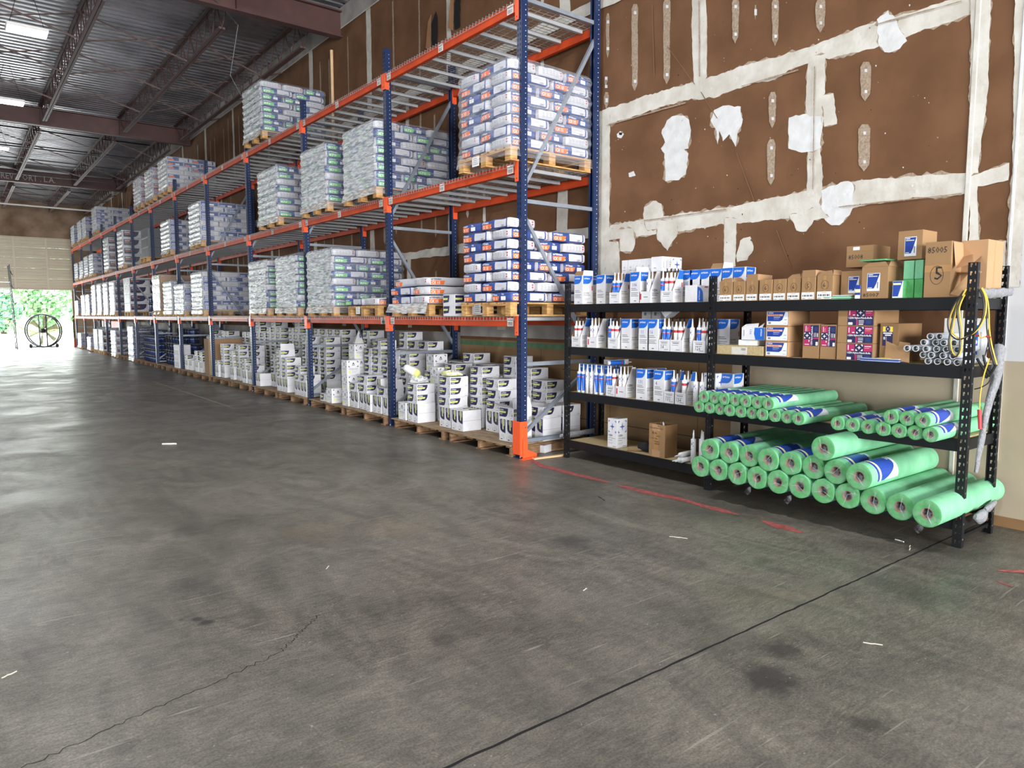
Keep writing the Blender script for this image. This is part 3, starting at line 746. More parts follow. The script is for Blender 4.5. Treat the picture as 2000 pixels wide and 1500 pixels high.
def far_pallet_mesh():
    b = MB(); lx, ly, h = 1.2, 1.0, .144
    b.box(-lx/2, -ly/2, h-.03, lx/2, ly/2, h, 'pine')
    for y in (-.5, -.05, .4): b.box(-lx/2, y, 0, lx/2, y+.1, .018, 'pine')
    for x in (-.6, -.05, .5):
        for y in (-.5, -.05, .4): b.box(x, y, .018, x+.1, y+.1, h-.03, 'pine')
    return b.mesh('wooden_pallet')
fpm = far_pallet_mesh()

# ================================================================== CEMENT BAGS
def bag_mesh(badge, code, L=.59, Wd=.39, H=.106, plain=False, seed=1):
    b = MB(); rr = random.Random(seed); N_ = 7.0
    ph = [rr.uniform(0, 6) for _ in range(6)]
    def mp(q):
        a, c, d = q; s = (abs(a)**N_+abs(c)**N_+abs(d)**N_)**(1/N_)
        x, y, z = a/s*L/2, c/s*Wd/2, d/s*H/2
        w = .0035*math.sin(x*23+ph[0])*math.cos(y*31+ph[1])
        if abs(d) < .999: w2 = .003*math.sin(x*27+ph[2]+z*30); y += w2*(1 if c > 0 else -1)*(abs(c) > .99); x += .003*math.sin(y*33+ph[3])*(1 if a > 0 else -1)*(abs(a) > .99)
        return (x, y, max(-H/2, min(H/2, z+w*(d > .2))))
    Q = {'N': lambda u, v: (u, -1, v), 'F': lambda u, v: (-u, 1, v), 'W': lambda u, v: (-1, -u, v), 'E': lambda u, v: (1, u, v), 'T': lambda u, v: (u, v, 1), 'B': lambda u, v: (u, -v, -1)}
    long_ = [(-1, -.02, 'bag_blue'), (-.02, .72, 'bag_white'), (.72, .80, 'bag_blue'), (.80, 1, 'bag_white')]
    if plain: long_ = [(-1, 1, 'bag_white')]
    for f, q in Q.items():
        if f in 'NF': cols = long_
        elif f == 'W': cols = [(-1, 1, 'bag_white')]
        elif f == 'E': cols = [(-1, 1, 'bag_white' if plain else 'bag_blue')]
        else: cols = [(-1, -.02, 'bag_blue' if not plain else 'bag_white'), (-.02, 1, 'bag_white')]
        nv = 4 if f not in 'TB' else 5
        for u0, u1, m in cols:
            nu = max(1, int((u1-u0)*4.5+.5)); nu = min(nu, 8)
            ve = [-1, -.70, -.25, .25, .74, 1] if f not in 'TB' else [-1+2*j/5 for j in range(6)]
            vs = [mp(q(u0+(u1-u0)*i/nu, ve[j])) for j in range(6) for i in range(nu+1)]
            fs = [(j*(nu+1)+i, j*(nu+1)+i+1, (j+1)*(nu+1)+i+1, (j+1)*(nu+1)+i) for j in range(5) for i in range(nu)]
            if f in 'NF' and m == 'bag_white' and u1 < .9 and not plain:
                b.faces(vs, fs[nu:-nu], m, True); b.faces(vs, fs[:nu]+fs[-nu:], 'bag_blue', True)
            else: b.faces(vs, fs, m, True)
    def fr(f):
        q = Q[f]; hx = L/2 if f in 'NF' else Wd/2
        def g(u, v, h):
            p = mp(q(u/hx, v/(H/2)))
            n = {'N': (0, -1), 'F': (0, 1), 'W': (-1, 0), 'E': (1, 0)}[f]
            return (p[0]+n[0]*(h+.0018), p[1]+n[1]*(h+.0018), p[2])
        return g
    for f in 'NF':
        g = fr(f)
        b.text(g, 'artisan', -.270, .017, .034, 'paper' if not plain else 'ink', .02, fit=.15, h=.003)
        b.grid(g, -.272, -.042, -.085, .008, badge, .0012, 9, 3, .023)
        b.text(g, code, -.258, -.034, .046, 'paper', .02, fit=.125, h=.003)
        if not plain:
            b.rect(g, .03, .014, .14, .018, 'faint_ink'); b.rect(g, .03, .002, .17, .005, 'faint_ink'); b.text(g, '2259', .12, -.034, .026, 'ink', .01)
            b.rect(g, -.088, -.034, -.066, -.022, 'paper')
    g = fr('W')
    b.rect(g, -.15, -.036, .10, .034, 'faint_ink')
    for i in range(5): b.rect(g, -.145+.05*i, -.030, -.105+.05*i, .028, 'bag_white', .001); 
    for i in range(5):
        for j in range(4): b.rect(g, -.142+.05*i, -.026+.013*j, -.11+.05*i-.008*(j % 2), -.022+.013*j, 'grey_ink', .0014)
    for z in (-.02, .006): b.dec(g, [(.128, z), (.142, z+.011), (.128, z+.022), (.114, z+.011)], 'red_print')
    g = fr('E')
    b.text(g, 'artisan', -.16, .016, .028, 'paper' if not plain else 'ink', .02, fit=.11, h=.003)
    b.grid(g, -.17, -.042, -.03, .008, badge, .0012, 7, 3, .018); b.text(g, code, -.160, -.034, .044, 'paper', .02, fit=.11, h=.003)
    b.rect(g, .02, -.034, .10, .006, 'paper'); b.rect(g, .055, -.032, .058, .004, 'grey_ink', .001); b.text(g, 'ms', .03, .016, .034, 'paper', .01)
    return b.mesh('cement_bag')
BAGM = {'orange': bag_mesh('badge_orange', 'CX 15'), 'orange2': bag_mesh('badge_orange', 'CX 15', seed=4), 'green': bag_mesh('badge_green', '470'), 'green2': bag_mesh('badge_green', '470', seed=9),
        'white': bag_mesh('badge_orange', 'CX 15', plain=True, seed=5), 'pale': bag_mesh('badge_pale', '620', seed=6)}
def place_bag(kind, x, y, z, rz, lab, grp, tilt=0.0, roll=0.0, sc=1.0):
    o = bpy.data.objects.new('cement_bag', BAGM[kind]); C.objects.link(o)
    o.location = (x, y, z+.0535); o.rotation_euler = (roll, tilt, rz); o.scale = (sc, sc, 1)
    return tag(o, lab, 'cement bag', grp)
ST = MB()                                       # every further bag beyond the nearest three hundred
def stuff_bag(x, y, z, along_x, kind):
    L, Wd = (.59, .39) if along_x else (.39, .59); H = .104
    x0, x1, y0, y1 = x-L/2, x+L/2, y-Wd/2, y+Wd/2
    def rect_col(frf, w, cols):
        for a, c_, m in cols: ST.rect(frf, a*w, .006, c_*w, H-.006, m, .0015)
    ST.box(x0, y0, z, x1, y1, z+H, 'bag_white', .012)
    bd = {'orange': 'badge_orange', 'green': 'badge_green', 'pale': 'badge_pale'}[kind]
    fa, fn = frA(x0, y1, z), frN(x0, y0, z)
    fl = random.random() < .5
    for fr_, w in ((fa, Wd), (fn, L)):
        if w > .5:
            ST.rect(fr_, .012, .012, w*.48, H-.012, 'bag_blue', .001); ST.rect(fr_, .03, .02, w*.28, .05, bd, .002); ST.rect(fr_, .03, .065, .14, .08, 'paper', .002); ST.rect(fr_, w*.84, .012, w*.9, H-.012, 'bag_blue', .001)
            ST.rect(fr_, w*.68, .02, w*.78, .034, 'grey_ink', .002)
        elif fl:
            ST.rect(fr_, .012, .012, w-.012, H-.012, 'bag_blue', .001); ST.rect(fr_, .03, .02, w*.36, .05, bd, .002); ST.rect(fr_, w*.5, .02, w*.75, .055, 'paper', .002)
        else: ST.rect(fr_, .05, .02, w*.7, H-.02, 'faint_ink', .001)

def wrap(x0, y0, x1, y1, z0, n, lab, H=.107, hazyA=True, lift=.0, name='stretch_wrap'):
    b = MB(); rings = []; rr = random.Random(int(y0*100)+int(z0*10))
    zs = [z0-.10, z0-.01]
    for i in range(n):
        zs += [z0+H*i+.012, z0+H*(i+.5), z0+H*(i+1)-.012]
    def ring(z, e, j=.004, lean=0):
        pts = []; c = .05
        X0, Y0_, X1, Y1 = x0-e, y0-e, x1+e, y1+e
        base = [(X0, Y1-c), (X0, (Y0_*.33+Y1*.67)), (X0, (Y0_*.67+Y1*.33)), (X0, Y0_+c), (X0+c*.3, Y0_+c*.3), (X0+c, Y0_), (X0*.67+X1*.33, Y0_), (X0*.33+X1*.67, Y0_), (X1-c, Y0_), (X1-c*.3, Y0_+c*.3), (X1, Y0_+c), (X1, Y1-c), (X1-c*.3, Y1-c*.3), (X1-c, Y1), (X0+c, Y1), (X0+c*.3, Y1-c*.3)]
        return [(px+rr.uniform(-j, j), py+rr.uniform(-j, j), z+lean) for px, py in base]
    rings.append(ring(zs[0], .03, .012)); rings.append(ring(zs[1], .022, .01))
    for i in range(n):
        rings.append(ring(zs[2+3*i], .008)); rings.append(ring(zs[3+3*i], .020)); rings.append(ring(zs[4+3*i], .008))
    zt = z0+H*n+.012
    rings.append(ring(zt, -.01, .006)); rings.append(ring(zt+.012, -.12, .02)); 
    k = 16
    for i in range(len(rings)-1):
        for j in range(k):
            hz = hazyA and (j in (0, 1, 2, 15) or (j == 3 and rr.random() < .6))  # aisle side gets the whiter film, its glare put into the haze
            b.poly([rings[i][j], rings[i][(j+1) % k], rings[i+1][(j+1) % k], rings[i+1][j]], 'wrap_hazy' if hz else 'wrap_clear', True)
    b.poly(rings[-1], 'wrap_clear')
    # gathered peak of film on top, front corner
    cx, cy = x0+.28, (y0+y1)/2
    pk = (cx+rr.uniform(-.1, .1), cy+rr.uniform(-.25, .25), zt+rr.uniform(.05, .09))
    loop = [(x0+.01, y1-.1, zt), (x0+.01, cy, zt+.01), (x0+.01, y0+.06, zt), (x0+.3, y0+.03, zt+.006), (x0+.6, cy, zt+.012), (x0+.35, y1-.05, zt+.005)]
    for j in range(6): b.poly([loop[j], loop[(j+1) % 6], pk], 'wrap_hazy' if hazyA else 'wrap_clear')
    o = b.build(name); return tag(o, lab, 'plastic wrap', 'plastic film round the bag pallets')
_bagn = [0]
def tower(y0, z, n, kind, desc, indiv=True, wrapped=True, x0=4.50, sc=1.0, miss=0, near_pallet=True, topoff=True, hazy=True, gap_rows=()):
    """desc: e.g. 'middle level, nearest bay'"""
    if near_pallet: o = put(pal, (x0+.6*sc, y0+.5*sc, z), 0, f'pale wooden pallet carrying bags, {desc}', 'wooden pallets on the racking')
    if near_pallet:
        o.scale = (sc, sc, 1); b = MB(); b.box(-.602, .08, .03, -.601, .22, .13, 'paper'); fr = frA(-.6022, .22, .03)
        for q in range(4): b.rect(fr, .02, .02+.02*q, .12-.02*(q % 2), .026+.02*q, 'grey_ink', .0004)
        b.build('pallet_tag', o)
    else:
        o = bpy.data.objects.new('wooden_pallet', fpm); C.objects.link(o); o.location = (x0+.6, y0+.5, z); tag(o, f'pale wooden pallet carrying bags, {desc}', 'pallet', 'wooden pallets on the racking')
    zb = z+.146; rr = random.Random(int(y0*10+z*7))
    col = {'orange': 'orange-badged', 'green': 'green-badged', 'pale': 'blue and white'}[kind]
    for i in range(n):
        zz = zb+i*.1075; top = i == n-1; L = []
        if i % 2 == 0:
            L += [(x0+.3, y0+.2, 1, 'aisle near corner'), (x0+.9, y0+.2, 1, 'wall near corner'), (x0+.2, y0+.7, 0, 'aisle far corner')]
            if top: L += [(x0+.6, y0+.7, 0, 'far side middle'), (x0+1.0, y0+.7, 0, 'wall far corner')]
        else:
            L += [(x0+.2, y0+.3, 0, 'aisle near corner'), (x0+.6, y0+.3, 0, 'near side middle'), (x0+1.0, y0+.3, 0, 'wall near corner'), (x0+.3, y0+.8, 1, 'aisle far corner')]
            if top: L += [(x0+.9, y0+.8, 1, 'wall far corner')]
        if i >= n-miss: L = [q for q in L if 'wall' not in q[3] and 'middle' not in q[3]]
        for x, y, ax, pos in L:
            x = x0+(x-x0)*sc; y = y0+(y-y0)*sc; x += rr.uniform(-.003, .003); y += rr.uniform(-.003, .003)
            if indiv and _bagn[0] < 300:
                _bagn[0] += 1
                kk = kind if kind == 'pale' else kind+rr.choice(('', '2'))
                if ax: rz = rr.choice((0, 0, PI))
                else: rz = PI/2 if pos.startswith('aisle far') else rr.choice((PI/2, -PI/2))
                place_bag(kk, x, y, zz, rz+rr.uniform(-.006, .006), f'{col} cement bag, {"top" if top else ORD[i]} layer, {pos}, {desc}', f'{col} cement bags on pallets', sc=sc)
            else: stuff_bag(x, y, zz, ax, kind)
    if wrapped: wrap(x0+.0, y0+.0, x0+1.2*sc, y0+1.0*sc, zb, n, f'clear film wrapped round the bag stack, {desc}', .1075, hazy)
D1, D2, D3 = LV[0]+.0095, LV[1]+.0095, LV[2]+.0095
def bay(k): return Y0+BP*(k-1)
tower(bay(1)+.04, D2, 8, 'orange', 'middle level, nearest bay', hazy=False, sc=.93)
tower(bay(1)+.04, D1, 8, 'orange', 'lowest level, nearest bay', wrapped=False, sc=.90, miss=1)
tower(bay(2)+.10, D2, 8, 'green', 'middle level, second bay')
tower(bay(2)+1.52, D1, 8, 'green', 'lowest level, far half of second bay')
tower(bay(2)+1.66, D2, 8, 'green', 'middle level, far half of second bay')
tower(bay(3)+.10, D1, 8, 'green', 'lowest level, near half of third bay')
tower(bay(3)+.98-.10, D2, 8, 'green', 'middle level, third bay', x0=4.50)
tower(bay(3)+1.52, D1, 8, 'green', 'lowest level, far half of third bay')
tower(bay(3)+1.98-.02, D2, 8, 'green', 'middle level, end of third bay') if False else None
tower(bay(4)-1.28, D3, 8, 'green', 'top level, third bay')
tower(bay(4)+.10, D2, 8, 'green', 'middle level, fourth bay') if False else None
# further away: each pallet is still a thing, its bags belong to the shared heap
farT = [(bay(5)+.05, D2, 8, 'pale', 'middle level, near half of fifth bay'), (bay(5)+.08, D1, 8, 'pale', 'lowest level, near half of fifth bay'), (bay(5)+1.75, D1, 6, 'pale', 'lowest level, far half of fifth bay'),
        (bay(5)+1.75, D2, 7, 'green', 'middle level, far half of fifth bay') if False else (bay(6)+.1, D2, 7, 'pale', 'middle level, near half of sixth bay'),
        (bay(6)+.1, D3, 7, 'orange', 'top level, near half of sixth bay'), (bay(6)+1.75, D3, 7, 'orange', 'top level, far half of sixth bay'), (bay(7)+.55, D3, 7, 'orange', 'top level, seventh bay'),
        (bay(6)+.12, D1, 7, 'pale', 'lowest level, near half of sixth bay'),
        (bay(10)+.2, D3, 8, 'pale', 'top level, tenth bay'), (bay(11)+.1, D3, 7, 'pale', 'top level, near half of eleventh bay'), (bay(11)+1.5, D3, 7, 'pale', 'top level, far half of eleventh bay'), (bay(12)+.8, D3, 7, 'pale', 'top level, farthest bay'),
        (bay(10)+1.5, D2, 7, 'pale', 'middle level, tenth bay'), (bay(11)+.1, D2, 7, 'pale', 'middle level, near half of eleventh bay'), (bay(11)+1.5, D2, 6, 'pale', 'middle level, far half of eleventh bay'), (bay(12)+.3, D2, 6, 'pale', 'middle level, farthest bay'),
        (bay(11)+.2, D1, 7, 'pale', 'lowest level, near half of eleventh bay'), (bay(11)+1.5, D1, 7, 'pale', 'lowest level, far half of eleventh bay'), (bay(12)+.8, D1, 5, 'pale', 'lowest level, farthest bay'),
        (bay(11)+.4, .02, 4, 'pale', 'floor, eleventh bay'), (bay(12)+.4, .02, 5, 'pale', 'floor, farthest bay')]
for a in farT: tower(a[0], a[1], a[2], a[3], a[4], indiv=False, near_pallet=False)

# ================================================================== WHITE CARTONS ON THE FLOOR PALLETS
CX, CY, CZ = .26, .245, .124
def carton_print(b, fr, w, h, long_):
    x1 = w*(.60 if long_ else .64)
    pts = [(w*.03, h*.90), (x1, h*.90), (x1-w*.03, h*.62), (x1-w*.10, h*.38), (x1-w*.22, h*.30), (w*.03, h*.30)] if long_ else [(w*.03, h*.92), (x1, h*.92), (x1-w*.03, h*.5), (x1-w*.10, h*.24), (x1-w*.2, h*.16), (w*.03, h*.16)]
    b.dec(fr, pts, 'navy', .0006)
    b.text(fr, 'artisan', w*.06, h*.72, h*.20, 'paper', .02, fit=w*.26)
    b.dec(fr, [(w*.03, h*.50), (x1-w*.17, h*.50), (x1-w*.14, h*.66), (w*.03, h*.66)], 'lime', .0012)
    b.rect(fr, w*.06, h*.41, w*.26, h*.44, 'paper', .0012); b.rect(fr, w*.06, h*.34, w*.22, h*.36, 'paper', .0012)
    if long_: b.rect(fr, w*.80, h*.09, w*.95, h*.12, 'grey_ink'); b.rect(fr, w*.04, h*.09, w*.18, h*.11, 'faint_ink')
    else:
        b.rect(fr, w*.70, h*.55, w*.95, h*.57, 'grey_ink'); b.rect(fr, w*.90, h*.24, w*.94, h*.48, 'ink'); b.rect(fr, w*.72, h*.30, w*.86, h*.32, 'grey_ink'); b.rect(fr, w*.72, h*.42, w*.84, h*.44, 'grey_ink'); b.rect(fr, w*.78, h*.08, w*.94, h*.11, 'grey_ink'); b.rect(fr, w*.06, h*.06, w*.14, h*.09, 'ink')
        b.dec(fr, [(w*.76, h*.66), (w*.84, h*.80), (w*.92, h*.66)], 'faint_ink')
def faces4(x0, y0, z0, x1, y1):
    return (frA(x0, y1, z0), frN(x0, y0, z0), lambda u, v, h: (x1+h, y0+u, z0+v), lambda u, v, h: (x1-u, y1+h, z0+v))
def carton_mesh(var=0):
    b = MB(); x0, y0, z0, x1, y1, z1 = -CX/2, -CY/2, -CZ/2, CX/2, CY/2, CZ/2
    b.box(x0, y0, z0, x1, y1, z1, 'carton', .0025)
    A, N, E_, F_ = faces4(x0, y0, z0, x1, y1)
    carton_print(b, A, CY, CZ, False); carton_print(b, E_, CY, CZ, False)
    carton_print(b, N, CX, CZ, True); carton_print(b, F_, CX, CZ, True)
    T = frT(x0, y0, z1)
    b.rect(T, 0, CY*.495, CX, CY*.505, 'grey_ink')
    b.text(T, 'B', .11, .045, .05, 'faint_ink', 0, rot=90) if False else None
    Bt = lambda u, v, h: (x0+u, y1-v, z0-h)     # the underside shows when a carton stands on edge
    b.rect(Bt, 0, CY*.495, CX, CY*.503, 'faint_ink')
    for q in range(7): b.rect(Bt, .19+.0, .03+.008*q, .20, .034+.008*q, 'faint_ink')
    b.dec(Bt, [(.05+.018*math.cos(a*PI/4), .17+.018*math.sin(a*PI/4)) for a in range(8)], 'faint_ink'); b.dec(Bt, [(.05+.013*math.cos(a*PI/4), .17+.013*math.sin(a*PI/4)) for a in range(8)], 'carton', .0012)
    return b.mesh('white_carton')
CM = carton_mesh()
# square cartons with a flame triangle in corner brackets
QX, QY, QZ = .21, .20, .23
def brackets(b, fr, u0, v0, u1, v1, s, t, m):
    for (u, v, a, c) in ((u0, v1, 1, -1), (u1, v1, -1, -1), (u0, v0, 1, 1), (u1, v0, -1, 1)):
        b.rect(fr, min(u, u+a*s), min(v, v+c*t), max(u, u+a*s), max(v, v+c*t), m); b.rect(fr, min(u, u+a*t), min(v+c*t, v+c*s), max(u, u+a*t), max(v+c*t, v+c*s), m)
def q_mesh():
    b = MB(); x0, y0, z0, x1, y1, z1 = -QX/2, -QY/2, -QZ/2, QX/2, QY/2, QZ/2
    b.box(x0, y0, z0, x1, y1, z1, 'carton', .0025)
    for fr, w in zip(faces4(x0, y0, z0, x1, y1), (QY, QX, QY, QX)):
        h = QZ
        brackets(b, fr, w*.12, h*.55, w*.88, h*.94, w*.11, w*.045, 'ink')
        c = w*.5; v = h*.66
        b.dec(fr, [(c-.026, v), (c-.020, v+.006), (c+.020, v+.006), (c+.026, v)], 'ink')
        b.dec(fr, [(c-.020, v+.012), (c, v+.05), (c+.020, v+.012), (c+.008, v+.012), (c, v+.028), (c-.010, v+.012)], 'ink')
        b.text(fr, 'UZIN ExtraColor', w*.12, h*.42, .02, 'ink', .01, fit=w*.72)
        b.rect(fr, w*.14, h*.36, w*.8, h*.375, 'grey_ink')
        b.rect(fr, w*.12, h*.14, w*.32, h*.31, 'lime'); b.rect(fr, w*.40, h*.26, w*.74, h*.272, 'grey_ink'); b.rect(fr, w*.40, h*.20, w*.66, h*.212, 'grey_ink')
        b.text(fr, 'artisan', w*.66, h*.05, .014, 'ink', .01, fit=w*.26)
    return b.mesh('square_carton')
QM = q_mesh()
def open_carton():
    t = thing('open_carton', '-', 'carton')
    b = MB(); x0, y0, x1, y1, h, w = -.13, -.122, .13, .122, CZ, .003
    b.box(x0, y0, 0, x1, y0+w, h, 'carton'); b.box(x0, y1-w, 0, x1, y1, h, 'carton'); b.box(x0, y0+w, 0, x0+w, y1-w, h, 'carton'); b.box(x1-w, y0+w, 0, x1, y1-w, h, 'carton'); b.box(x0+w, y0+w, 0, x1-w, y1-w, .004, 'kraft_in')
    A, N, E_, F_ = faces4(x0, y0, 0, x1, y1)
    carton_print(b, A, .244, CZ, False); carton_print(b, N, .26, CZ, True)
    b.build('carton_body', t)
    b = MB(); b.poly([(x0, y0, h), (x1, y0, h), (x1-.01, y0+.03, h+.11), (x0+.01, y0+.03, h+.11)], 'carton'); b.poly([(x0, y0+.0015, h), (x0+.01, y0+.0315, h+.11), (x1-.01, y0+.0315, h+.11), (x1, y0+.0015, h)], 'kraft_light'); b.build('flap', t)
    b = MB(); b.poly([(x0, y0, h), (x0, y1, h), (x0-.09, y1-.01, h+.05), (x0-.09, y0+.01, h+.05)], 'carton'); b.poly([(x0, y0, h+.0015), (x0-.09, y0+.01, h+.0515), (x0-.09, y1-.01, h+.0515), (x0, y1, h+.0015)], 'kraft_light'); b.build('flap', t)
    return t
OC = open_carton()
PZ = .128
_cn = [0]; _slots = {}
CST = MB()
def add_mesh_to(b, me, M):
    base = len(b.v); b.v += [tuple(M @ v.co) for v in me.vertices]
    nm = [m.name for m in me.materials]
    inv = {v.name: k for k, v in MATS.items()}
    for f in me.polygons:
        b.f.append(tuple(base+i for i in f.vertices)); b.fm.append(b.mi(inv[nm[f.material_index]])); b.sm.append(False)
def simple_carton(M):
    """far or hidden carton: body and swoosh only"""
    x0, y0, z0, x1, y1, z1 = -CX/2, -CY/2, -CZ/2, CX/2, CY/2, CZ/2; t = MB(); t.box(x0, y0, z0, x1, y1, z1, 'carton')
    for fr, w, lg in ((frA(x0, y1, z0), CY, 0), (frN(x0, y0, z0), CX, 1)):
        h = CZ; xe = w*.56; t.dec(fr, [(w*.03, h*.92), (xe, h*.92), (xe-w*.08, h*.3), (w*.03, h*.22)], 'navy', .001); t.dec(fr, [(w*.03, h*.5), (xe-w*.17, h*.5), (xe-w*.14, h*.68), (w*.03, h*.68)], 'lime', .002)
    i = len(CST.v); CST.v += [tuple(M @ Vector(p)) for p in t.v]
    for f, m in zip(t.f, t.fm): CST.f.append(tuple(i+a for a in f)); CST.fm.append(CST.mi(t.mats[m])); CST.sm.append(False)
def car(x, y, z, lab, stand=0, rz=0.0, kind='c', indiv=True):
    """carton with its low corner nearest the aisle and camera at (x, y); stand: 1 on its long edge"""
    if kind == 'q': dx, dy, dz = QX, QY, QZ
    elif stand: dx, dy, dz = CX, CZ, CY
    else: dx, dy, dz = CX, CY, CZ
    rot = (R(90), 0, rz) if stand else (0, 0, rz)
    if abs(rz-PI/2) < .2 and not stand: dx, dy = dy, dx
    if indiv and _cn[0] < 400:
        me = QM if kind == 'q' else CM
        o = bpy.data.objects.new('square_carton' if kind == 'q' else 'white_carton', me); C.objects.link(o)
        o.location = (x+dx/2, y+dy/2, z+dz/2+.0005); o.rotation_euler = rot; _cn[0] += 1
        tag(o, lab, 'carton', 'square white cartons with a flame mark' if kind == 'q' else 'white cartons with navy and lime print')
    else:
        from mathutils import Euler
        simple_carton(Matrix.Translation((x+dx/2, y+dy/2, z+dz/2)) @ Euler(rot).to_matrix().to_4x4())
    return dz
pf = pallet_proto('floor_pallet', 1.1, 1.2, .11, 'old_wood', 'old_wood', True)
NB = ['nearest', 'second', 'third', 'fourth', 'fifth', 'sixth', 'seventh', 'eighth', 'ninth', 'tenth']
for k in range(1, 11):
    for h in range(2):
        if k in (8,) and h: pass
        o = put(pf, (FX+.50, bay(k)+.70+h*1.34, 0), 0, f'worn brown floor pallet under the goods, {("near", "far")[h]} half of {NB[k-1]} bay', 'worn pallets on the floor under the racking')
    if k <= 6:
        b = MB(); b.box(-.56, -1.30, 0, .54, 1.30, .014, 'ply_sheet', .002); o = b.build('plywood_sheet', None, (FX+.50, bay(k)+1.41, .1115)); tag(o, f'scuffed plywood sheet laid over the floor pallets, {NB[k-1]} bay', 'plywood', 'plywood sheets over the floor pallets')
PZ = .127
def stack(k, sn, x, y, items, row='front row', jit=.006, kind='c'):
    """items from the bottom up: L lying, S standing pair, o one standing, Q square"""
    z = PZ; n = 0
    for it in items:
        j1, j2 = random.uniform(-jit, jit), random.uniform(-jit, jit); r = random.uniform(-.03, .03)*(jit > .004)
        wh = f'tier {NUM[n]}, {row} stack {sn}, {NB[k-1]} bay'
        if it == 'S':
            car(x+j1, y, z, f'on-edge white carton, near twin, {wh}', 1); car(x+j1, y+CZ+.002, z, f'on-edge white carton, far twin, {wh}', 1); z += CY+.001
        elif it == 'o': car(x+j1, y+j2, z, f'lone on-edge white carton, {wh}', 1); z += CY+.001
        elif it == 'Q': z += car(x+j1, y+j2, z, f'square white carton, {wh}', 0, r, 'q')+.001
        elif it == 'O': put(OC, (x+.13, y+.125, z+.0005), r, f'opened white carton, flaps raised, {wh}'); z += CZ+.1
        else: z += car(x+j1, y+j2, z, f'flat white carton, {wh}', 0, r)+.001
        n += 1
ns = [f'{w} from near post' for w in ('first', 'second', 'third', 'fourth', 'fifth', 'sixth', 'seventh', 'eighth', 'ninth', 'tenth')]
NUM = ('one', 'two', 'three', 'four', 'five', 'six', 'seven', 'eight', 'nine', 'ten')
# nearest bay, front row from the near post
B1 = bay(1)
stack(1, ns[0], 4.66, B1+.20, 'SO')
stack(1, ns[1], 4.94, B1+.82, 'SLLL', jit=.016)
stack(1, ns[2], 4.66, B1+1.15, 'S')
stack(1, ns[3], 4.68, B1+1.46, 'SLLL')
stack(1, ns[4], 4.58, B1+2.06, 'SLL', jit=.008)
stack(1, ns[5], 4.58, B1+2.36, 'Q')
# behind them
stack(1, ns[0], 4.98, B1+.08, 'SL', 'second row', .002); stack(1, ns[0], 5.27, B1+.08, 'SL', 'back row', .002)
stack(1, ns[1], 5.27, B1+.36, 'SLLL', 'back row', .004); stack(1, ns[1], 4.98, B1+.36, 'SL', 'second row', .002)
for i, (y, q) in enumerate(((.66, 'SLLLL'), (.95, 'SLLLLL'), (1.24, 'SLLL'), (1.53, 'SLLLL'), (1.82, 'SLLLLL'), (2.11, 'SLLLL'), (2.40, 'SLLLL'))): stack(1, ns[i+2], 5.29, B1+y, q, 'back row', .006)
for i, (y, q) in enumerate(((1.24, 'SLLLL'), (1.80, 'SLLLL'), (2.32, 'SLLLQ'))): stack(1, ns[i+3], 4.99, B1+y, q, 'second row', .006)
stack(1, ns[6], 4.90, B1+2.08, 'QQQ', 'second row', .004)
# second bay
B2 = bay(2)
stack(2, ns[0], 4.62, B2+.12, 'oO'); stack(2, ns[1], 4.62, B2+.30, 'So', jit=.003) 
stack(2, ns[2], 4.60, B2+.58, 'o'); stack(2, ns[3], 4.64, B2+.76, 'SLL', jit=.01); stack(2, ns[4], 4.64, B2+1.06, 'SL', jit=.004)
stack(2, ns[5], 4.62, B2+1.36, 'QQQ'); stack(2, ns[6], 4.86, B2+1.60, 'QQQQ'); stack(2, ns[7], 4.58, B2+1.86, 'Q'); stack(2, ns[8], 4.60, B2+2.10, 'L')
for i, (y, q) in enumerate(((.10, 'SLLLLL'), (.38, 'SLLLLL'), (.66, 'SLLLL'), (.94, 'SLLLLLL'), (1.24, 'SLLLLL'))): stack(2, ns[i], 4.96, B2+y, q, 'second row', .008)
for i, (y, q) in enumerate(((.10, 'SLLLLLL'), (.40, 'SLLLLLL'), (.70, 'SLLLLLLL'), (1.0, 'SLLLLL'), (1.3, 'SLLLLL'), (1.6, 'SLLLLLL'), (1.9, 'SLLLLLLL'), (2.2, 'SLLLLL'), (2.46, 'SLLLL'))): stack(2, ns[i], 5.27, B2+y, q, 'back row', .006)
# third bay
B3 = bay(3)
stack(3, ns[0], 4.60, B3+.10, 'SL'); stack(3, ns[1], 4.62, B3+.40, 'SLL'); stack(3, ns[2], 4.88, B3+.70, 'SLLLLLL', jit=.004); stack(3, ns[3], 4.62, B3+1.0, 'SLLL'); stack(3, ns[4], 4.62, B3+1.28, 'SLLLO', jit=.006)
stack(3, ns[5], 4.92, B3+1.60, 'SLLLL'); stack(3, ns[6], 4.86, B3+1.90, 'SLLLL'); stack(3, ns[7], 4.84, B3+2.20, 'SLLL'); stack(3, ns[8], 4.62, B3+2.46, 'S')
for i in range(8): stack(3, ns[i], 5.27, B3+.12+i*.32, 'S'+'L'*random.choice((6, 7, 7, 8)), 'back row', .008)
stack(3, ns[0], 4.97, B3+.10, 'SLLLLLL', 'second row', .004); stack(3, ns[1], 4.97, B3+.38, 'SLLLLL', 'second row', .004)
# fourth bay
B4 = bay(4)
for i, (x, q) in enumerate(((4.62, 'SL'), (4.62, 'SLL'), (4.86, 'SLLLL'), (4.70, 'SLLLL'), (4.66, 'SLLL'), (4.86, 'SLLLL'), (4.66, 'SLLLL'), (4.62, 'SL'))): stack(4, ns[i], x, B4+.12+i*.32, q)
for i in range(8): stack(4, ns[i], 5.25, B4+.12+i*.32, 'S'+'L'*random.choice((6, 7, 8)), 'back row', .01)
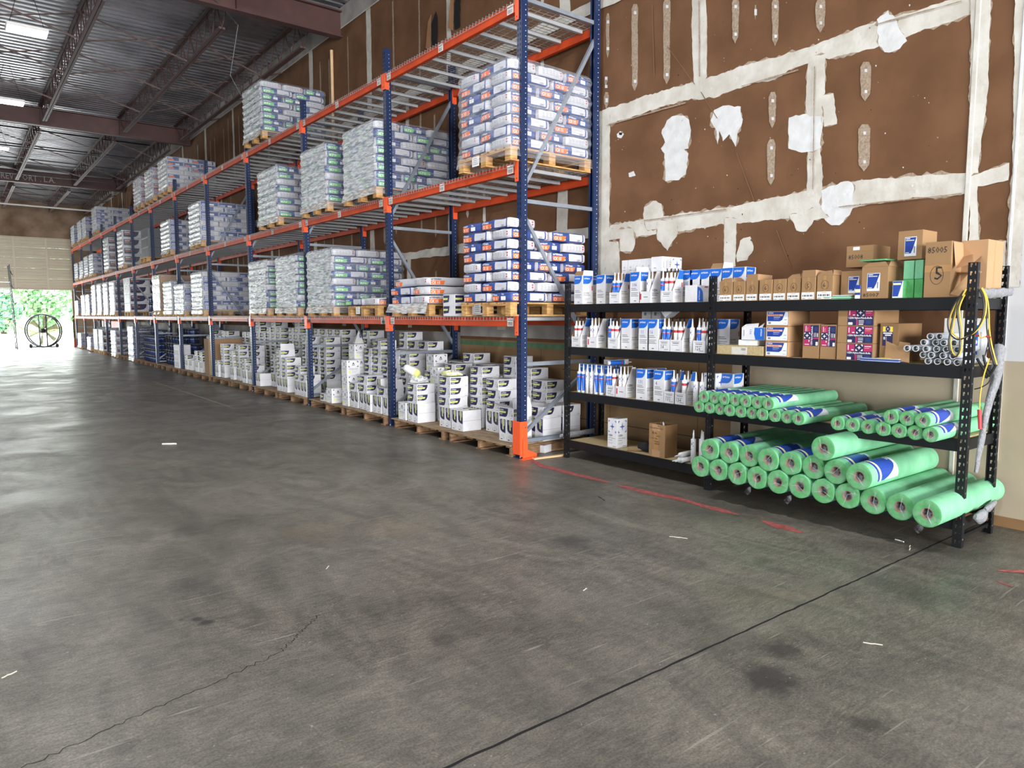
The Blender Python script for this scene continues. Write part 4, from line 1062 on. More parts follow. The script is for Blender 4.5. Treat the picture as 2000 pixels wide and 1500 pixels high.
# fifth bay: cardboard and cartons
B5 = bay(5)
t = thing('cardboard_sheet', 'tall plain brown cardboard box blank standing behind the fifth frame, cartons beside it', 'cardboard', (4.60, B5+.16, PZ))
b = MB(); b.box(0, 0, .0, .80, .05, .83, 'kraft_light', .002); b.build('panel', t)
b = MB(); b.box(.0, .05, .0, .012, .40, .83, 'kraft', .002); b.build('side_panel', t)
for i, (x, q) in enumerate(((4.70, 'SLLL'), (4.66, 'SLL'), (4.64, 'S'), (4.72, 'SLL'), (4.66, 'S'), (4.64, 'SL'))): stack(5, ns[i+1], x, B5+.66+i*.33, q)
for i in range(6): stack(5, ns[i+1], 5.2, B5+.66+i*.33, 'S'+'L'*random.choice((5, 6)), 'back row', .01)
# two tiers of cartons standing on the lowest level of the nearest bay
for j in range(2):
    for i in range(3):
        o = car(4.56+i*(CX+.003), B1+1.16, D1+.001+j*(CZ+.001), f'white carton on the beam level by the orange-badged bags, {("lower", "upper")[j]} tier, {("aisle", "middle", "wall")[i]} end', 0)
# loose low bags beside them
put(pal, (5.10, B1+1.42+.74, D1), 0, 'wooden pallet with a few loose bags, lowest level, far half of nearest bay', 'wooden pallets on the racking')
put(pal, (5.10, B2+.66, D1), 0, 'wooden pallet with one layer of bags, lowest level, near half of second bay', 'wooden pallets on the racking')
zb = D1+.146; y = B1+1.68
for n_, (x, yy, i, rz, kd, lab) in enumerate([(4.80, y+.18, 0, 0, 'white', 'aisle end, lowest'), (4.72, y+.66, 0, PI/2, 'orange', 'far aisle end, lowest'), (5.44, y+.2, 0, PI, 'orange', 'wall end, lowest'), (5.2, y+.7, 0, PI/2, 'orange', 'far wall end, lowest'),
        (4.82, y+.2, 1, PI, 'white', 'aisle end, middle'), (4.72, y+.68, 1, PI/2, 'orange', 'far aisle end, middle'), (5.42, y+.22, 1, 0, 'orange2', 'wall end, middle'),
        (4.84, y+.22, 2, 0, 'white', 'aisle end, top'), (4.78, y+.66, 2, -PI/2, 'white', 'far aisle end, top'), (5.45, y+.24, 2, 0, 'white', 'wall end, top')]):
    place_bag(kd, x, yy, zb+i*.112, rz+.04*(n_ % 3-1), f'loose {"white" if kd == "white" else "blue"} orange-badged bag in the low heap, {lab}', 'loose bags in the low heap')
for n_, (x, yy, rz, kd) in enumerate([(4.82, B2+.40, 0, 'white'), (4.72, B2+.90, PI/2, 'green2'), (5.45, B2+.4, 0, 'green')]):
    place_bag(kd, x, yy, zb, rz+.03, f'loose bag in the single layer, {("aisle end", "far aisle end", "wall end")[n_]}, second bay', 'bags in the single layer of the second bay')
b = MB(); b.poly([(4.50, B1+2.62, zb+.01), (4.50, B1+1.66, zb+.01), (4.46, B1+1.64, D1+.03), (4.45, B1+2.62, D1+.05)], 'wrap_hazy', True); b.poly([(4.50, B1+2.62, zb+.012), (4.50, B1+1.66, zb+.012), (5.0, B1+1.64, zb+.002), (5.0, B1+2.6, zb+.002)], 'wrap_clear')
o = b.build('loose_film'); tag(o, 'loose clear film hanging off the pallet of low bags, nearest bay', 'plastic wrap')

# ================================================================== PAILS, BIG CARTONS AND OTHER FAR GOODS
def pail_proto(name, r, h, band):
    t = thing(name, '-', 'pail')
    b = MB(); b.lathe([(0, 0), (r*.88, 0), (r, h*.92), (r*1.05, h*.92), (r*1.05, h), (0, h)], 'pail_dark', 16, mats=['pail_dark', 'pail_dark', 'pail_dark', 'grey_crate', 'grey_crate']); b.build('pail_body', t)
    b = MB(); n = 6
    for a0 in (PI*1.02, PI*1.55):
        for i in range(n):
            a, c = a0+i*.14, a0+(i+1)*.14
            rr0, rr1 = r*.905, r*.985
            b.poly([(rr0*math.cos(a), rr0*math.sin(a), h*.14), (rr0*math.cos(c), rr0*math.sin(c), h*.14), (rr1*math.cos(c), rr1*math.sin(c), h*.78), (rr1*math.cos(a), rr1*math.sin(a), h*.78)], band)
            b.poly([(rr0*1.03*math.cos(a), rr0*1.03*math.sin(a), h*.5), (rr0*1.03*math.cos(c), rr0*1.03*math.sin(c), h*.5), (rr1*1.01*math.cos(c), rr1*1.01*math.sin(c), h*.6), (rr1*1.01*math.cos(a), rr1*1.01*math.sin(a), h*.6)], 'paper')
    b.build('label', t)
    b = MB(); b.tube([(r*1.06*math.cos(a), r*1.06*math.sin(a), h*.86-.5*r*abs(math.sin((a-PI*.75)))*.9) for a in [PI*.75+i*PI/8 for i in range(9)]], .003, 'galv', 4); b.build('handle', t)
    return t
PL = pail_proto('paint_pail', .135, .20, 'pail_blue')
B6, B7, B8, B9, B10 = bay(6), bay(7), bay(8), bay(9), bay(10)
for i in range(6):
    for j, hgt in ((0, 4), (1, 5)):
        for q in range(hgt if i else hgt-2):
            put(PL, (4.86+j*.31, B6+.55+i*.32, PZ+.002+q*.203), .1*(q+i), f'dark pail, blue label, tier {NUM[q]}, {("front", "back")[j]} row, column {NUM[i]} from near post, sixth bay', 'dark pails with blue labels in the sixth bay')
nb = MB(); nb.box(0, 0, 0, .30, .095, .30, 'carton', .002); fr = frA(0, .095, 0); nb.rect(fr, .025, .03, .06, .16, 'navy'); nb.rect(fr, .03, .2, .045, .27, 'grey_ink'); nbm = nb.mesh('narrow_carton')
for i in range(5):
    for q in range(2):
        o = bpy.data.objects.new('narrow_carton', nbm); C.objects.link(o); o.location = (4.58, B6+.10+i*.10, PZ+.002+q*.302); tag(o, f'narrow white carton on end, {("lower", "upper")[q]} tier, {("first", "second", "third", "fourth", "fifth")[i]} from the near post, sixth bay', 'carton', 'narrow white cartons in the sixth bay')
sp = pail_proto('small_pail', .085, .19, 'pail_blue')
for i in range(9):
    for j in range(2):
        for q in range(4 if j == 0 else 5):
            put(sp, (4.70+j*.20, B7+.22+i*.195, .127+q*.193), .07*i, f'small blue-labelled pail, {ORD[q]} tier, {("front", "back")[j]} row, column {NUM[i]} from near side, seventh bay', 'small pails in the seventh bay')
for i in range(3):
    for q in range(3): put(PL, (5.25, B7+.3+i*.4, .127+q*.203), .2, f'dark pail behind the small pails, {ORD[q]} tier, {("near", "middle", "far")[i]} column, seventh bay', 'dark pails in the seventh bay')
for i in range(3):
    for j in range(2):
        for q in range(5): put(PL, (4.72+j*.30, B8+.30+i*.30, .127+q*.203), .15, f'dark pail inside the wrapped block, {ORD[q]} tier, {("front", "back")[j]} row, {("near", "middle", "far")[i]} column, eighth bay', 'wrapped pails in the eighth bay')
wrap(4.56, B8+.13, 5.20, B8+1.08, .127, 5, 'clear film round the block of pails on the floor, eighth bay', .203)
def big_carton(dx, dy, dz):
    b = MB(); b.box(0, 0, 0, dx, dy, dz, 'carton', .004)
    for fr, w in ((frA(0, dy, 0), dy), (frN(0, 0, 0), dx)):
        b.dec(fr, [(w*.05, dz*.9), (w*.85, dz*.9), (w*.8, dz*.5), (w*.68, dz*.26), (w*.5, dz*.2), (w*.05, dz*.2)], 'navy', .001)
        b.rect(fr, w*.10, dz*.52, w*.5, dz*.6, 'orange_print', .002); b.rect(fr, w*.10, dz*.70, w*.38, dz*.8, 'paper', .002); b.rect(fr, w*.78, dz*.07, w*.92, dz*.1, 'grey_ink', .001)
    return b.mesh('large_carton')
bgm = big_carton(.575, .47, .27)
def bigstack(y0, z, nt, desc, cols=2, wr=True, x0=4.52, rows=2):
    for q in range(nt):
        for i in range(rows):
            for j in range(cols):
                o = bpy.data.objects.new('large_carton', bgm); C.objects.link(o); o.location = (x0+j*.58+random.uniform(-.003, .003), y0+.01+i*.475, z+.146+q*.272)
                tag(o, f'large white carton, tier {NUM[q]}, {("aisle", "wall")[j]} side, {("near", "far")[i]} column, {desc}', 'carton', 'large white cartons with navy swoosh')
    o = bpy.data.objects.new('wooden_pallet', fpm); C.objects.link(o); o.location = (x0+.6, y0+.5, z); tag(o, f'wooden pallet under large white cartons, {desc}', 'pallet', 'wooden pallets on the racking')
    if wr: wrap(x0, y0, x0+1.17, y0+.96, z+.146, nt*2, f'pale film round large cartons, {desc}', .136)
bigstack(B8+.9, D2, 4, 'middle level, eighth bay'); bigstack(B9+.9, D2, 4, 'middle level, ninth bay')
bigstack(B8+.2, D1, 4, 'lowest level, eighth bay', wr=False); bigstack(B9+.1, D1, 4, 'lowest level, near ninth bay'); bigstack(B9+1.5, D1, 4, 'lowest level, far ninth bay'); bigstack(B10+.1, D1, 4, 'lowest level, near tenth bay'); bigstack(B10+1.5, D1, 4, 'lowest level, far tenth bay')
bigstack(B9+.3, .0, 3, 'floor, ninth bay', wr=True); bigstack(B10+.3, .0, 3, 'floor, near tenth bay', wr=False); bigstack(B10+1.6, .0, 3, 'floor, far tenth bay', wr=False)
# grey crates, brown cartons, wrapped pallets in the sixth and seventh bays
cm = MB(); cm.box(0, 0, 0, .58, .155, .27, 'grey_crate', .006); fr = frN(0, 0, 0); cm.rect(fr, .34, .06, .54, .24, 'deep_blue', .001); cm.rect(fr, .38, .16, .50, .20, 'paper', .002)
fr = frA(0, .155, 0)
for q in range(3): cm.rect(fr, .02+.045*q, .02, .045+.045*q, .25, 'pail_dark', .001)
cmm = cm.mesh('grey_crate')
for q in range(3):
    for i in range(6):
        o = bpy.data.objects.new('grey_crate', cmm); C.objects.link(o); o.location = (4.55, B7-.02+.12+i*.158, D2+.146+q*.273); tag(o, f'grey container with blue label, tier {NUM[q]}, {("first", "second", "third", "fourth", "fifth", "sixth")[i]} from near side, seventh bay', 'container', 'grey containers in the seventh bay')
o = bpy.data.objects.new('wooden_pallet', fpm); C.objects.link(o); o.location = (5.1, B7+.6, D2); tag(o, 'wooden pallet under grey containers, middle level, seventh bay', 'pallet', 'wooden pallets on the racking')
bm_ = MB(); bm_.box(0, 0, 0, .29, .48, .245, 'kraft_light', .004); bmm = bm_.mesh('brown_carton')
for q in range(4):
    for i in range(2):
        for j in range(4):
            o = bpy.data.objects.new('brown_carton', bmm); C.objects.link(o); o.location = (4.54+j*.292, B6+1.62+i*.485, D1+.146+q*.247); tag(o, f'brown carton under film, {ORD[q]} tier, {("near", "far")[i]} column, {ORD[j] if j else "first"} from the aisle, lowest level, sixth bay', 'carton', 'brown cartons under film in the sixth bay')
o = bpy.data.objects.new('wooden_pallet', fpm); C.objects.link(o); o.location = (5.1, B6+2.1, D1); tag(o, 'wooden pallet under brown cartons, lowest level, sixth bay', 'pallet', 'wooden pallets on the racking')
wrap(4.54, B6+1.62, 5.71, B6+2.59, D1+.146, 4, 'pale film round the brown cartons, lowest level, sixth bay', .247)
for i in range(2):
    for j in range(2):
        for q in range(3): put(sp, (4.74+j*.22, B7+.75+i*.22, D1+.001+q*.193), 0, f'small pail on the lowest level, {ORD[q]} tier, {("aisle", "wall")[j]} {("near", "far")[i]} column, seventh bay', 'small pails on the lowest level')
o = bpy.data.objects.new('red_panel', MB().mesh('x')); bpy.data.objects.remove(o)
b = MB(); b.box(0, 0, 0, .03, 1.9, 1.1, 'red_rack', .003); o = b.build('red_panel', None, (5.55, bay(11)+.2, .16)); tag(o, 'flat red panel standing by the wall behind floor bags, far bays', 'panel')
b = MB(); b.box(0, 0, 0, .08, .10, .42, 'orange', .003); o = b.build('end_guard', None, (FX-.10, bay(13)+.09, 0)); tag(o, 'small orange guard on the floor at the far rack end', 'post guard')

# trash, yellow bag and opened odds on the near cartons
def crumple(name, x, y, z, rx, ry, rz_, m, lab, cat, seed, m2=None, amp=.35):
    b = MB(); rr = random.Random(seed); n, k = 12, 7; vs = [(0, 0, rz_)]
    for j in range(1, k):
        th = PI/2*(j/(k-1))
        for i in range(n):
            a = 2*PI*i/n; q = 1+rr.uniform(-amp, amp)
            vs.append((rx*math.sin(th)*math.cos(a)*q, ry*math.sin(th)*math.sin(a)*q, max(.001, rz_*math.cos(th)*(1+rr.uniform(-amp, amp)))))
    fs = [(0, 1+i, 1+(i+1) % n) for i in range(n)]
    for j in range(k-2):
        for i in range(n): fs.append((1+j*n+i, 1+(j+1)*n+i, 1+(j+1)*n+(i+1) % n, 1+j*n+(i+1) % n))
    for f in fs: b.faces([vs[q] for q in f], [tuple(range(len(f)))], m2 if m2 and rr.random() < .35 else m)
    o = b.build(name, None, (x, y, z)); return tag(o, lab, cat)
ztop = PZ+CY+3*CZ+.012
crumple('crumpled_packaging', 4.80, B1+1.60, ztop, .13, .12, .055, 'paper', 'crumpled white and green packaging on the front carton stack, nearest bay', 'packaging', 3, 'lime')
crumple('crumpled_packaging', 4.68, B1+2.20, PZ+CY+2*CZ+.012, .12, .10, .09, 'wrap_hazy', 'crumpled clear bag on the stack beside the second post', 'packaging', 5, 'mud_white')
b = MB(); b.lathe([(0, -.12), (.04, -.12), (.055, -.08), (.055, .08), (.04, .12), (0, .12)], 'paper', 12, axis='y', mats=['lime', 'lime', 'paper', 'paper', 'lime']); o = b.build('rolled_bag', None, (4.62, B1+2.26, PZ+CY+2*CZ+.16)); tag(o, 'rolled white and lime bag leaning over the stack beside the second post', 'bag'); o.rotation_euler = (.35, .2, .4)
b = MB(); b.poly([(0, 0, 0), (.17, .02, 0), (.10, .05, .21)], 'mud_white'); b.poly([(0, .09, 0), (.10, .05, .21), (.17, .02, 0), (.16, .10, 0)], 'paper'); b.poly([(0, 0, 0), (.10, .05, .21), (0, .09, 0)], 'faint_ink'); b.dec(lambda u, v, h: (.10+u*.3, .02+v*.2, .09+v), [(0, 0), (.08, 0), (.05, .06), (.0, .06)], 'pail_blue')
o = b.build('folded_packet', None, (4.88, B2+1.64, PZ+4*(QZ+.001)+.004)); tag(o, 'pointed folded white packet standing on the tall flame-marked stack, second bay', 'packet')

# ================================================================== BLACK SHELVING
SXF, SXB = 5.0, 5.54
SY = [1.748, 3.685, 5.475]
SZ = [.19, .70, 1.165, 1.60]
sh = thing('shelving_unit', 'long black steel shelving unit of two bays with four particleboard shelves', 'shelving')
def keypost(x, y, front):
    b = MB(); w, d, H = .055, .038, 1.812; t = .003
    fx = x if front else x+d-t
    n = 36; p = .0502
    for q0, q1 in ((0, .010), (.016, .030), (.042, w)): b.box(fx, y+q0, 0, fx+t, y+q1, H, 'black_steel')
    for i in range(n+1):
        z = i*p; z1 = min(z+.026, H)
        b.box(fx, y+.030, z, fx+t, y+.042, z1, 'black_steel'); b.box(fx, y+.010, z, fx+t, y+.016, min(z+.034, H), 'black_steel')
        if z+.05 < H: b.poly([(fx-.0004, y+.030, z+.026), (fx-.0004, y+.034, z+.026), (fx-.0004, y+.034, z+.038), (fx-.0004, y+.030, z+.040)], 'black_steel')
    b.box(x+(t if front else 0), y, 0, x+d-(0 if front else t), y+t, H, 'black_steel'); b.box(x+(t if front else 0), y+w-t, 0, x+(.018 if front else d-t), y+w, H, 'black_steel')
    for i in range(18): b.box(x+.016, y-.0008, .05+i*.1, x+.022, y+.0002, .062+i*.1, 'grey_crate')
    return b
for y in SY:
    keypost(SXF, y, True).build('upright_post', sh); keypost(SXB-.038, y, False).build('upright_post', sh)
for i in range(2):
    ya, yb = SY[i]+.055, SY[i+1]
    for z in SZ:
        b = MB(); b.box(SXF+.004, ya, z-.08, SXF+.008, yb, z, 'black_steel'); b.box(SXF+.008, ya, z-.003, SXF+.03, yb, z, 'black_steel'); b.box(SXF+.008, ya, z-.020, SXF+.05, yb, z-.017, 'black_steel'); b.build('front_beam', sh)
        b = MB(); b.box(SXB-.008, ya, z-.08, SXB-.004, yb, z, 'black_steel'); b.build('rear_beam', sh)
        b = MB(); b.box(SXF+.010, ya+.003, z-.016, SXB-.010, yb-.003, z-.001, 'particle'); b.build('shelf_board', sh)
        for yy in (ya-.012, yb): b = MB(); b.box(SXF-.003, yy, z-.12, SXF-.0005, yy+.012, z+.04, 'black_steel'); b.build('beam_clip', sh)
for y in SY:
    for z in SZ:
        b = MB(); b.box(SXF+.040, y+.02, z-.075, SXB-.040, y+.024, z-.005, 'black_steel'); b.build('side_beam', sh)
for y in SY: b = MB(); b.bar((SXF+.03, y+.03, .06), (SXB-.03, y+.03, .06), .02, .02, 'black_steel'); b.build('cross_tie', sh)
def YU(u, v, x): return onx(u, v, x)[0]
SX = 5.035
# ---- sealant tubes
def tube_proto(kind):
    t = thing('sealant_tube', '-', 'sealant tube'); b = MB(); r = .0225
    body = {'blue': [('tube_white', .02), ('blue_print', .135), ('red_print', .010), ('blue_print', .028), ('tube_white', .020)],
            'red': [('tube_white', .165), ('red_print', .022), ('tube_white', .026)], 'star': [('tube_white', .213)]}[kind]
    pr_ = [(0, 0)]; ms = ['tube_white']; z = 0; pr_.append((r, 0))
    for m, h in body: z += h; pr_.append((r, z)); ms.append(m)
    pr_.append((r*.4, z+.004)); ms.append('tube_white'); b.lathe(pr_, 'tube_white', 14, mats=ms)
    fr = lambda u, v, h: (-(r+h+.0006)*math.cos(u/r), -(r+h+.0006)*math.sin(u/r), v)
    if kind == 'blue':
        b.dec(fr, [(-.012, .022), (.004, .022), (-.004, .10), (-.012, .135)], 'tube_white', .0004); b.text(fr, 'artisan', -.014, .162, .012, 'paper', .01, fit=.03, h=.0006)
    elif kind == 'red':
        for i in range(5): b.rect(fr, -.013, .03+i*.022, .010-(i % 2)*.006, .036+i*.022, 'faint_ink' if i % 2 else 'deep_blue', .0004)
    else:
        for (u, v, s_) in ((-.012, .185, 1), (.012, .185, 1), (-.012, .155, 1), (.012, .155, 1)): b.rect(fr, u-.003, v-.003, u+.003, v+.003, 'navy', .0004)
        b.dec(fr, [(0, .156), (.003, .168), (.011, .171), (.003, .174), (0, .188), (-.003, .174), (-.011, .171), (-.003, .168)], 'star_blue', .0004)
        for i in range(6): b.rect(fr, -.012, .03+i*.018, .008-(i % 2)*.005, .033+i*.018, 'ink' if i > 3 else 'grey_ink', .0004)
    b.build('barrel', t)
    b = MB(); b.lathe([(.011, .216), (.011, .226), (.009, .228), (.0045, .292), (0, .294)], 'tube_white', 10); b.build('nozzle', t)
    if kind == 'red': b = MB(); b.lathe([(.0075, .262), (.0048, .298), (0, .299)], 'black_plastic', 8); b.build('cap', t)
    return t
TB = {k: tube_proto(k) for k in ('blue', 'red', 'star')}
TNM = {'blue': 'blue and white tube with red band', 'red': 'white tube with red band and black cap', 'star': 'white tube with small dark star print'}
TSH = {'blue': 'blue-striped tube', 'red': 'red-banded tube', 'star': 'star-printed tube'}
def tube(kind, x, y, z, lab, rot=0): put(TB[kind], (x, y, z), rot if isinstance(rot, tuple) else rot, lab, 'sealant tubes on the black shelves')
# ---- sealant cartons
KX, KY, KZ = .145, .128, .288
def swoosh(b, fr, w, h, m='blue_print'):
    b.dec(fr, [(w*.03, h*.99), (w*.90, h*.99), (w*.88, h*.90), (w*.80, h*.81), (w*.66, h*.74), (w*.50, h*.71), (w*.03, h*.70)], m)
    b.text(fr, 'artisan', w*.12, h*.87, .026, 'paper', .015, fit=w*.55)
def kprint(b, A, N, w, d, h, num=None):
    swoosh(b, A, w, h); 
    for i, (q, ww) in enumerate(((.46, .5), (.41, .62), (.32, .7), (.27, .6), (.22, .7), (.06, .4))): b.rect(A, w*.12+(w*.3 if i == 5 else 0), h*q, w*(.12+ww)+(w*.1 if i == 5 else 0), h*q+.006, 'grey_ink' if i < 5 else 'ink')
    if num: b.text(A, num, w*.2, h*.53, .05, 'star_blue', .0, sx=.8)
    swoosh(b, N, d, h); b.rect(N, d*.86, h*.48, d*.95, h*.64, 'red_print')
    b.text(N, 'SILICONIZED', d*.06, h*.37, .016, 'ink', .008, fit=d*.55); b.text(N, 'ACRYLIC CAULK', d*.06, h*.30, .016, 'ink', .008, fit=d*.66)
    b.rect(N, d*.14, h*.19, d*.7, h*.20, 'grey_ink'); b.rect(N, d*.14, h*.14, d*.6, h*.15, 'grey_ink'); b.rect(N, d*.4, h*.05, d*.92, h*.065, 'ink')
def uprint(b, fr, w, h, sc=1.0):
    brackets(b, fr, w*.10, h*.52, w*.90, h*.93, w*.14, w*.06, 'star_blue'); c, v, s_ = w*.5, h*.725, w*.26
    pts = []
    for i in range(8):
        a = i*PI/4+PI/2; r_ = s_ if i % 2 == 0 else s_*.26; pts.append((c+r_*math.cos(a), v+r_*1.25*math.sin(a)))
    b.dec(fr, pts, 'star_blue'); b.text(fr, 'UZIN', w*.10, h*.39, w*.20, 'ink', .02, fit=w*.42); b.text(fr, '100% Silicone', w*.10, h*.31, w*.12, 'ink', .01, fit=w*.72); b.text(fr, 'Sealant', w*.10, h*.24, w*.12, 'ink', .01, fit=w*.4)
    b.rect(fr, w*.10, h*.17, w*.6, h*.18, 'grey_ink'); b.rect(fr, w*.10, h*.13, w*.5, h*.14, 'grey_ink'); b.rect(fr, w*.55, h*.04, w*.92, h*.06, 'grey_ink')
def kclosed(x, y, z, lab, num=None, uz=False, flap=False, rot=None, dz=KZ):
    if flap: t = thing('sealant_carton', lab, 'carton', (x, y, z), 0, 'tall sealant cartons')
    b = MB(); b.box(0, 0, 0, KX, KY, dz, 'carton', .002)
    A, N = frA(0, KY, 0), frN(0, 0, 0)
    if uz: uprint(b, A, KY, dz); uprint(b, N, KX, dz)
    else: kprint(b, A, N, KY, KX, dz, num)
    if flap:
        b.build('carton_body', t)
        b = MB(); b.poly([(0, .001, dz), (KX, .001, dz), (KX-.008, -.004, dz+.05), (.008, -.004, dz+.05)], 'carton'); b.poly([(.008, -.002, dz+.05), (KX-.008, -.002, dz+.05), (KX, .003, dz), (0, .003, dz)], 'kraft_light'); b.build('flap', t)
        b = MB(); b.poly([(.001, 0, dz), (.001, KY, dz), (.02, KY-.01, dz+.045), (.02, .01, dz+.045)], 'kraft'); b.build('flap', t); return t
    o = b.build('sealant_carton', None, (x, y, z)); tag(o, lab, 'carton', 'tall sealant cartons')
    if rot: o.rotation_euler = rot
    return o
def kcut(x, y, z, lab, where, tubes, num=None, uz=False, seed=0):
    lo = .105; t_ = .0025; t = thing('display_carton', lab, 'carton', (x, y, z), 0, 'cut open sealant display cartons'); b = MB()
    b.box(0, 0, 0, t_, KY, lo, 'carton'); b.box(t_, t_, 0, KX-t_, KY-t_, .003, 'kraft_in')
    A, N = frA(0, KY, 0), frN(0, 0, 0)
    b.box(KX-t_, 0, 0, KX, KY, KZ, 'kraft')
    side = [(0, 0), (KX, 0), (KX, KZ), (KX*.62, KZ), (0, lo)]
    for yy, m, s_ in ((0, 'carton', 1), (t_, 'kraft', -1), (KY, 'carton', -1), (KY-t_, 'kraft', 1)): b.poly([(a, yy, c) for a, c in side][::s_], m)
    if uz:
        b.rect(A, KY*.08, .03, KY*.2, .085, 'red_print'); b.rect(A, KY*.4, .05, KY*.8, .058, 'grey_ink'); b.text(N, 'UZIN', KX*.2, .105, .03, 'ink', .02); b.rect(N, KX*.2, .085, KX*.8, .092, 'grey_ink'); b.rect(N, KX*.2, .068, KX*.7, .075, 'grey_ink'); b.rect(N, KX*.2, .04, KX*.6, .044, 'grey_ink')
    else:
        b.rect(A, KY*.12, .085, KY*.8, .089, 'grey_ink'); b.rect(A, KY*.2, .072, KY*.75, .077, 'ink'); b.rect(A, KY*.15, .055, KY*.7, .059, 'grey_ink'); b.rect(A, KY*.5, .014, KY*.85, .019, 'grey_ink')
        if num: b.text(A, num, KY*.15, .022, .045, 'ink', -.0, sx=.9)
        b.dec(N, [(KX*.60, KZ*.99), (KX*.98, KZ*.99), (KX*.98, KZ*.72), (KX*.42, KZ*.72)], 'blue_print'); b.rect(N, KX*.84, KZ*.48, KX*.94, KZ*.62, 'red_print')
        b.text(N, 'SILICONIZED', KX*.2, .108, .015, 'ink', .008, fit=KX*.5); b.text(N, 'ACRYLIC CAULK', KX*.2, .088, .015, 'ink', .008, fit=KX*.6); b.rect(N, KX*.2, .055, KX*.7, .058, 'grey_ink'); b.rect(N, KX*.2, .04, KX*.6, .043, 'grey_ink')
    b.build('carton_body', t)
    cells = [(.028, .030), (.028, .078), (.076, .030), (.076, .078), (.120, .030), (.120, .100)]
    cn_ = ['front near', 'front far', 'middle near', 'middle far', 'back near', 'back far']
    for i, k in enumerate(tubes):
        if k == '.': continue
        kk = {'b': 'blue', 'r': 'red', 's': 'star'}[k]
        tube(kk, x+cells[i][0], y+cells[i][1]+.008, z+.0035, f'{TSH[kk]}, {cn_[i]} in display carton, {where}', .3*i)
# top left
z = SZ[3]+.001; v = 592; wh = 'top shelf, left bay'
def closed(u, x=SX, num=None, name='', zz=None, vv=None, **k): return kclosed(x, YU(u, vv or v, x), zz or z, name+', '+wh, num, **k)
closed(1138, flap=True, name='white sealant carton with raised flaps, leftmost'); closed(1154, 5.20, name='blue-topped carton behind the leftmost one')
closed(1182, 5.12, name='blue-topped carton, second from the left'); 
kcut(SX, YU(1209, v, SX), z, 'diagonally cut display carton, third item from the left, '+wh, wh+', third from left', 'bbb.b'); closed(1232, 5.20, name='dark blue-topped carton behind the first cut one')
tube('blue', SX+.03, YU(1231, v, SX), z, 'lone blue tube standing between cartons, left part, '+wh)
closed(1250, num='106', name='blue-topped carton with handwritten number, under the lying tube'); closed(1256, 5.20, name='blue-topped carton behind the numbered one') if False else None
kcut(SX, YU(1269, v, SX), z, 'low white display carton with red mark, '+wh, wh+', beside numbered carton', 's.s.', uz=True)
tube('blue', SX+.03, YU(1290, v, SX), z, 'lone blue tube beside the crowded display carton, '+wh)
kcut(SX, YU(1313, v, SX), z, 'crowded display carton of red-banded tubes, '+wh, wh+', centre', 'rrrrrb')
o = kclosed(5.05, YU(1372, v, 5.05), z, 'cut carton tipped on its side near the middle post, '+wh, rot=None); o.rotation_euler = (0, R(-90), R(0)); o.location.x = 5.05+KX; o.location.z = z; o.location = (5.05+KZ, o.location.y+.06, z)
for i, (u, num) in enumerate(((1352, '105'), (1369, None), (1389, None), (1410, None), (1432, None), (1455, None))):
    if u == 1410: closed(u, 5.22, name='opened blue-topped carton with lifted flap behind the middle post', flap=True)
    else: closed(u, 5.22, num, name=f'blue-topped carton, {("first", "second", "third", "fourth", "fifth", "sixth")[i]} in the back row by the post')
for i in range(5):
    b = MB(); b.box(0, 0, 0, .24, .075, .13, 'carton', .002); A = frA(0, .075, 0); b.rect(A, .02, .03, .05, .035, 'grey_ink'); b.dec(A, [(.037+.012*math.cos(q*PI/3), .06+.012*math.sin(q*PI/3)) for q in range(6)], 'faint_ink')
    o = b.build('narrow_carton', None, (5.20, YU(1225+i*12, 540, 5.2), z+KZ+.002)); tag(o, f'narrow pale carton lying on the back row, {("first", "second", "third", "fourth", "fifth")[i]} from the left, {wh}', 'carton', 'narrow pale cartons lying on top')
b = MB(); b.box(0, 0, 0, .28, .13, .135, 'carton', .002); A, N = frA(0, .13, 0), frN(0, 0, 0)
fr = lambda u, v_, h: N(.28-v_, u, h)     # print runs sideways
brackets(b, N, .15, .015, .27, .12, .018, .008, 'star_blue'); c_ = []
for i in range(8): a = i*PI/4; r_ = .045 if i % 2 == 0 else .011; c_.append((.21+r_*math.cos(a), .067+r_*math.sin(a)))
b.dec(N, c_, 'star_blue'); b.text(N, 'UZIN', .10, .118, .032, 'ink', .015, rot=-90); b.rect(N, .075, .02, .082, .11, 'grey_ink'); b.rect(N, .055, .02, .062, .10, 'grey_ink'); b.rect(N, .02, .03, .026, .09, 'grey_ink'); b.rect(A, .03, .03, .06, .036, 'grey_ink')
o = b.build('star_carton', None, (5.16, YU(1293, 530, 5.16), z+KZ+.002)); tag(o, 'white carton with blue star lying on top of the others, '+wh, 'carton')
TB_l = put(TB['red'], (5.06, YU(1246, 528, 5.05)+.03, z+KZ+.026), (0, R(90), R(-12)), 'white tube lying on top of the numbered carton, '+wh, 'sealant tubes on the black shelves')
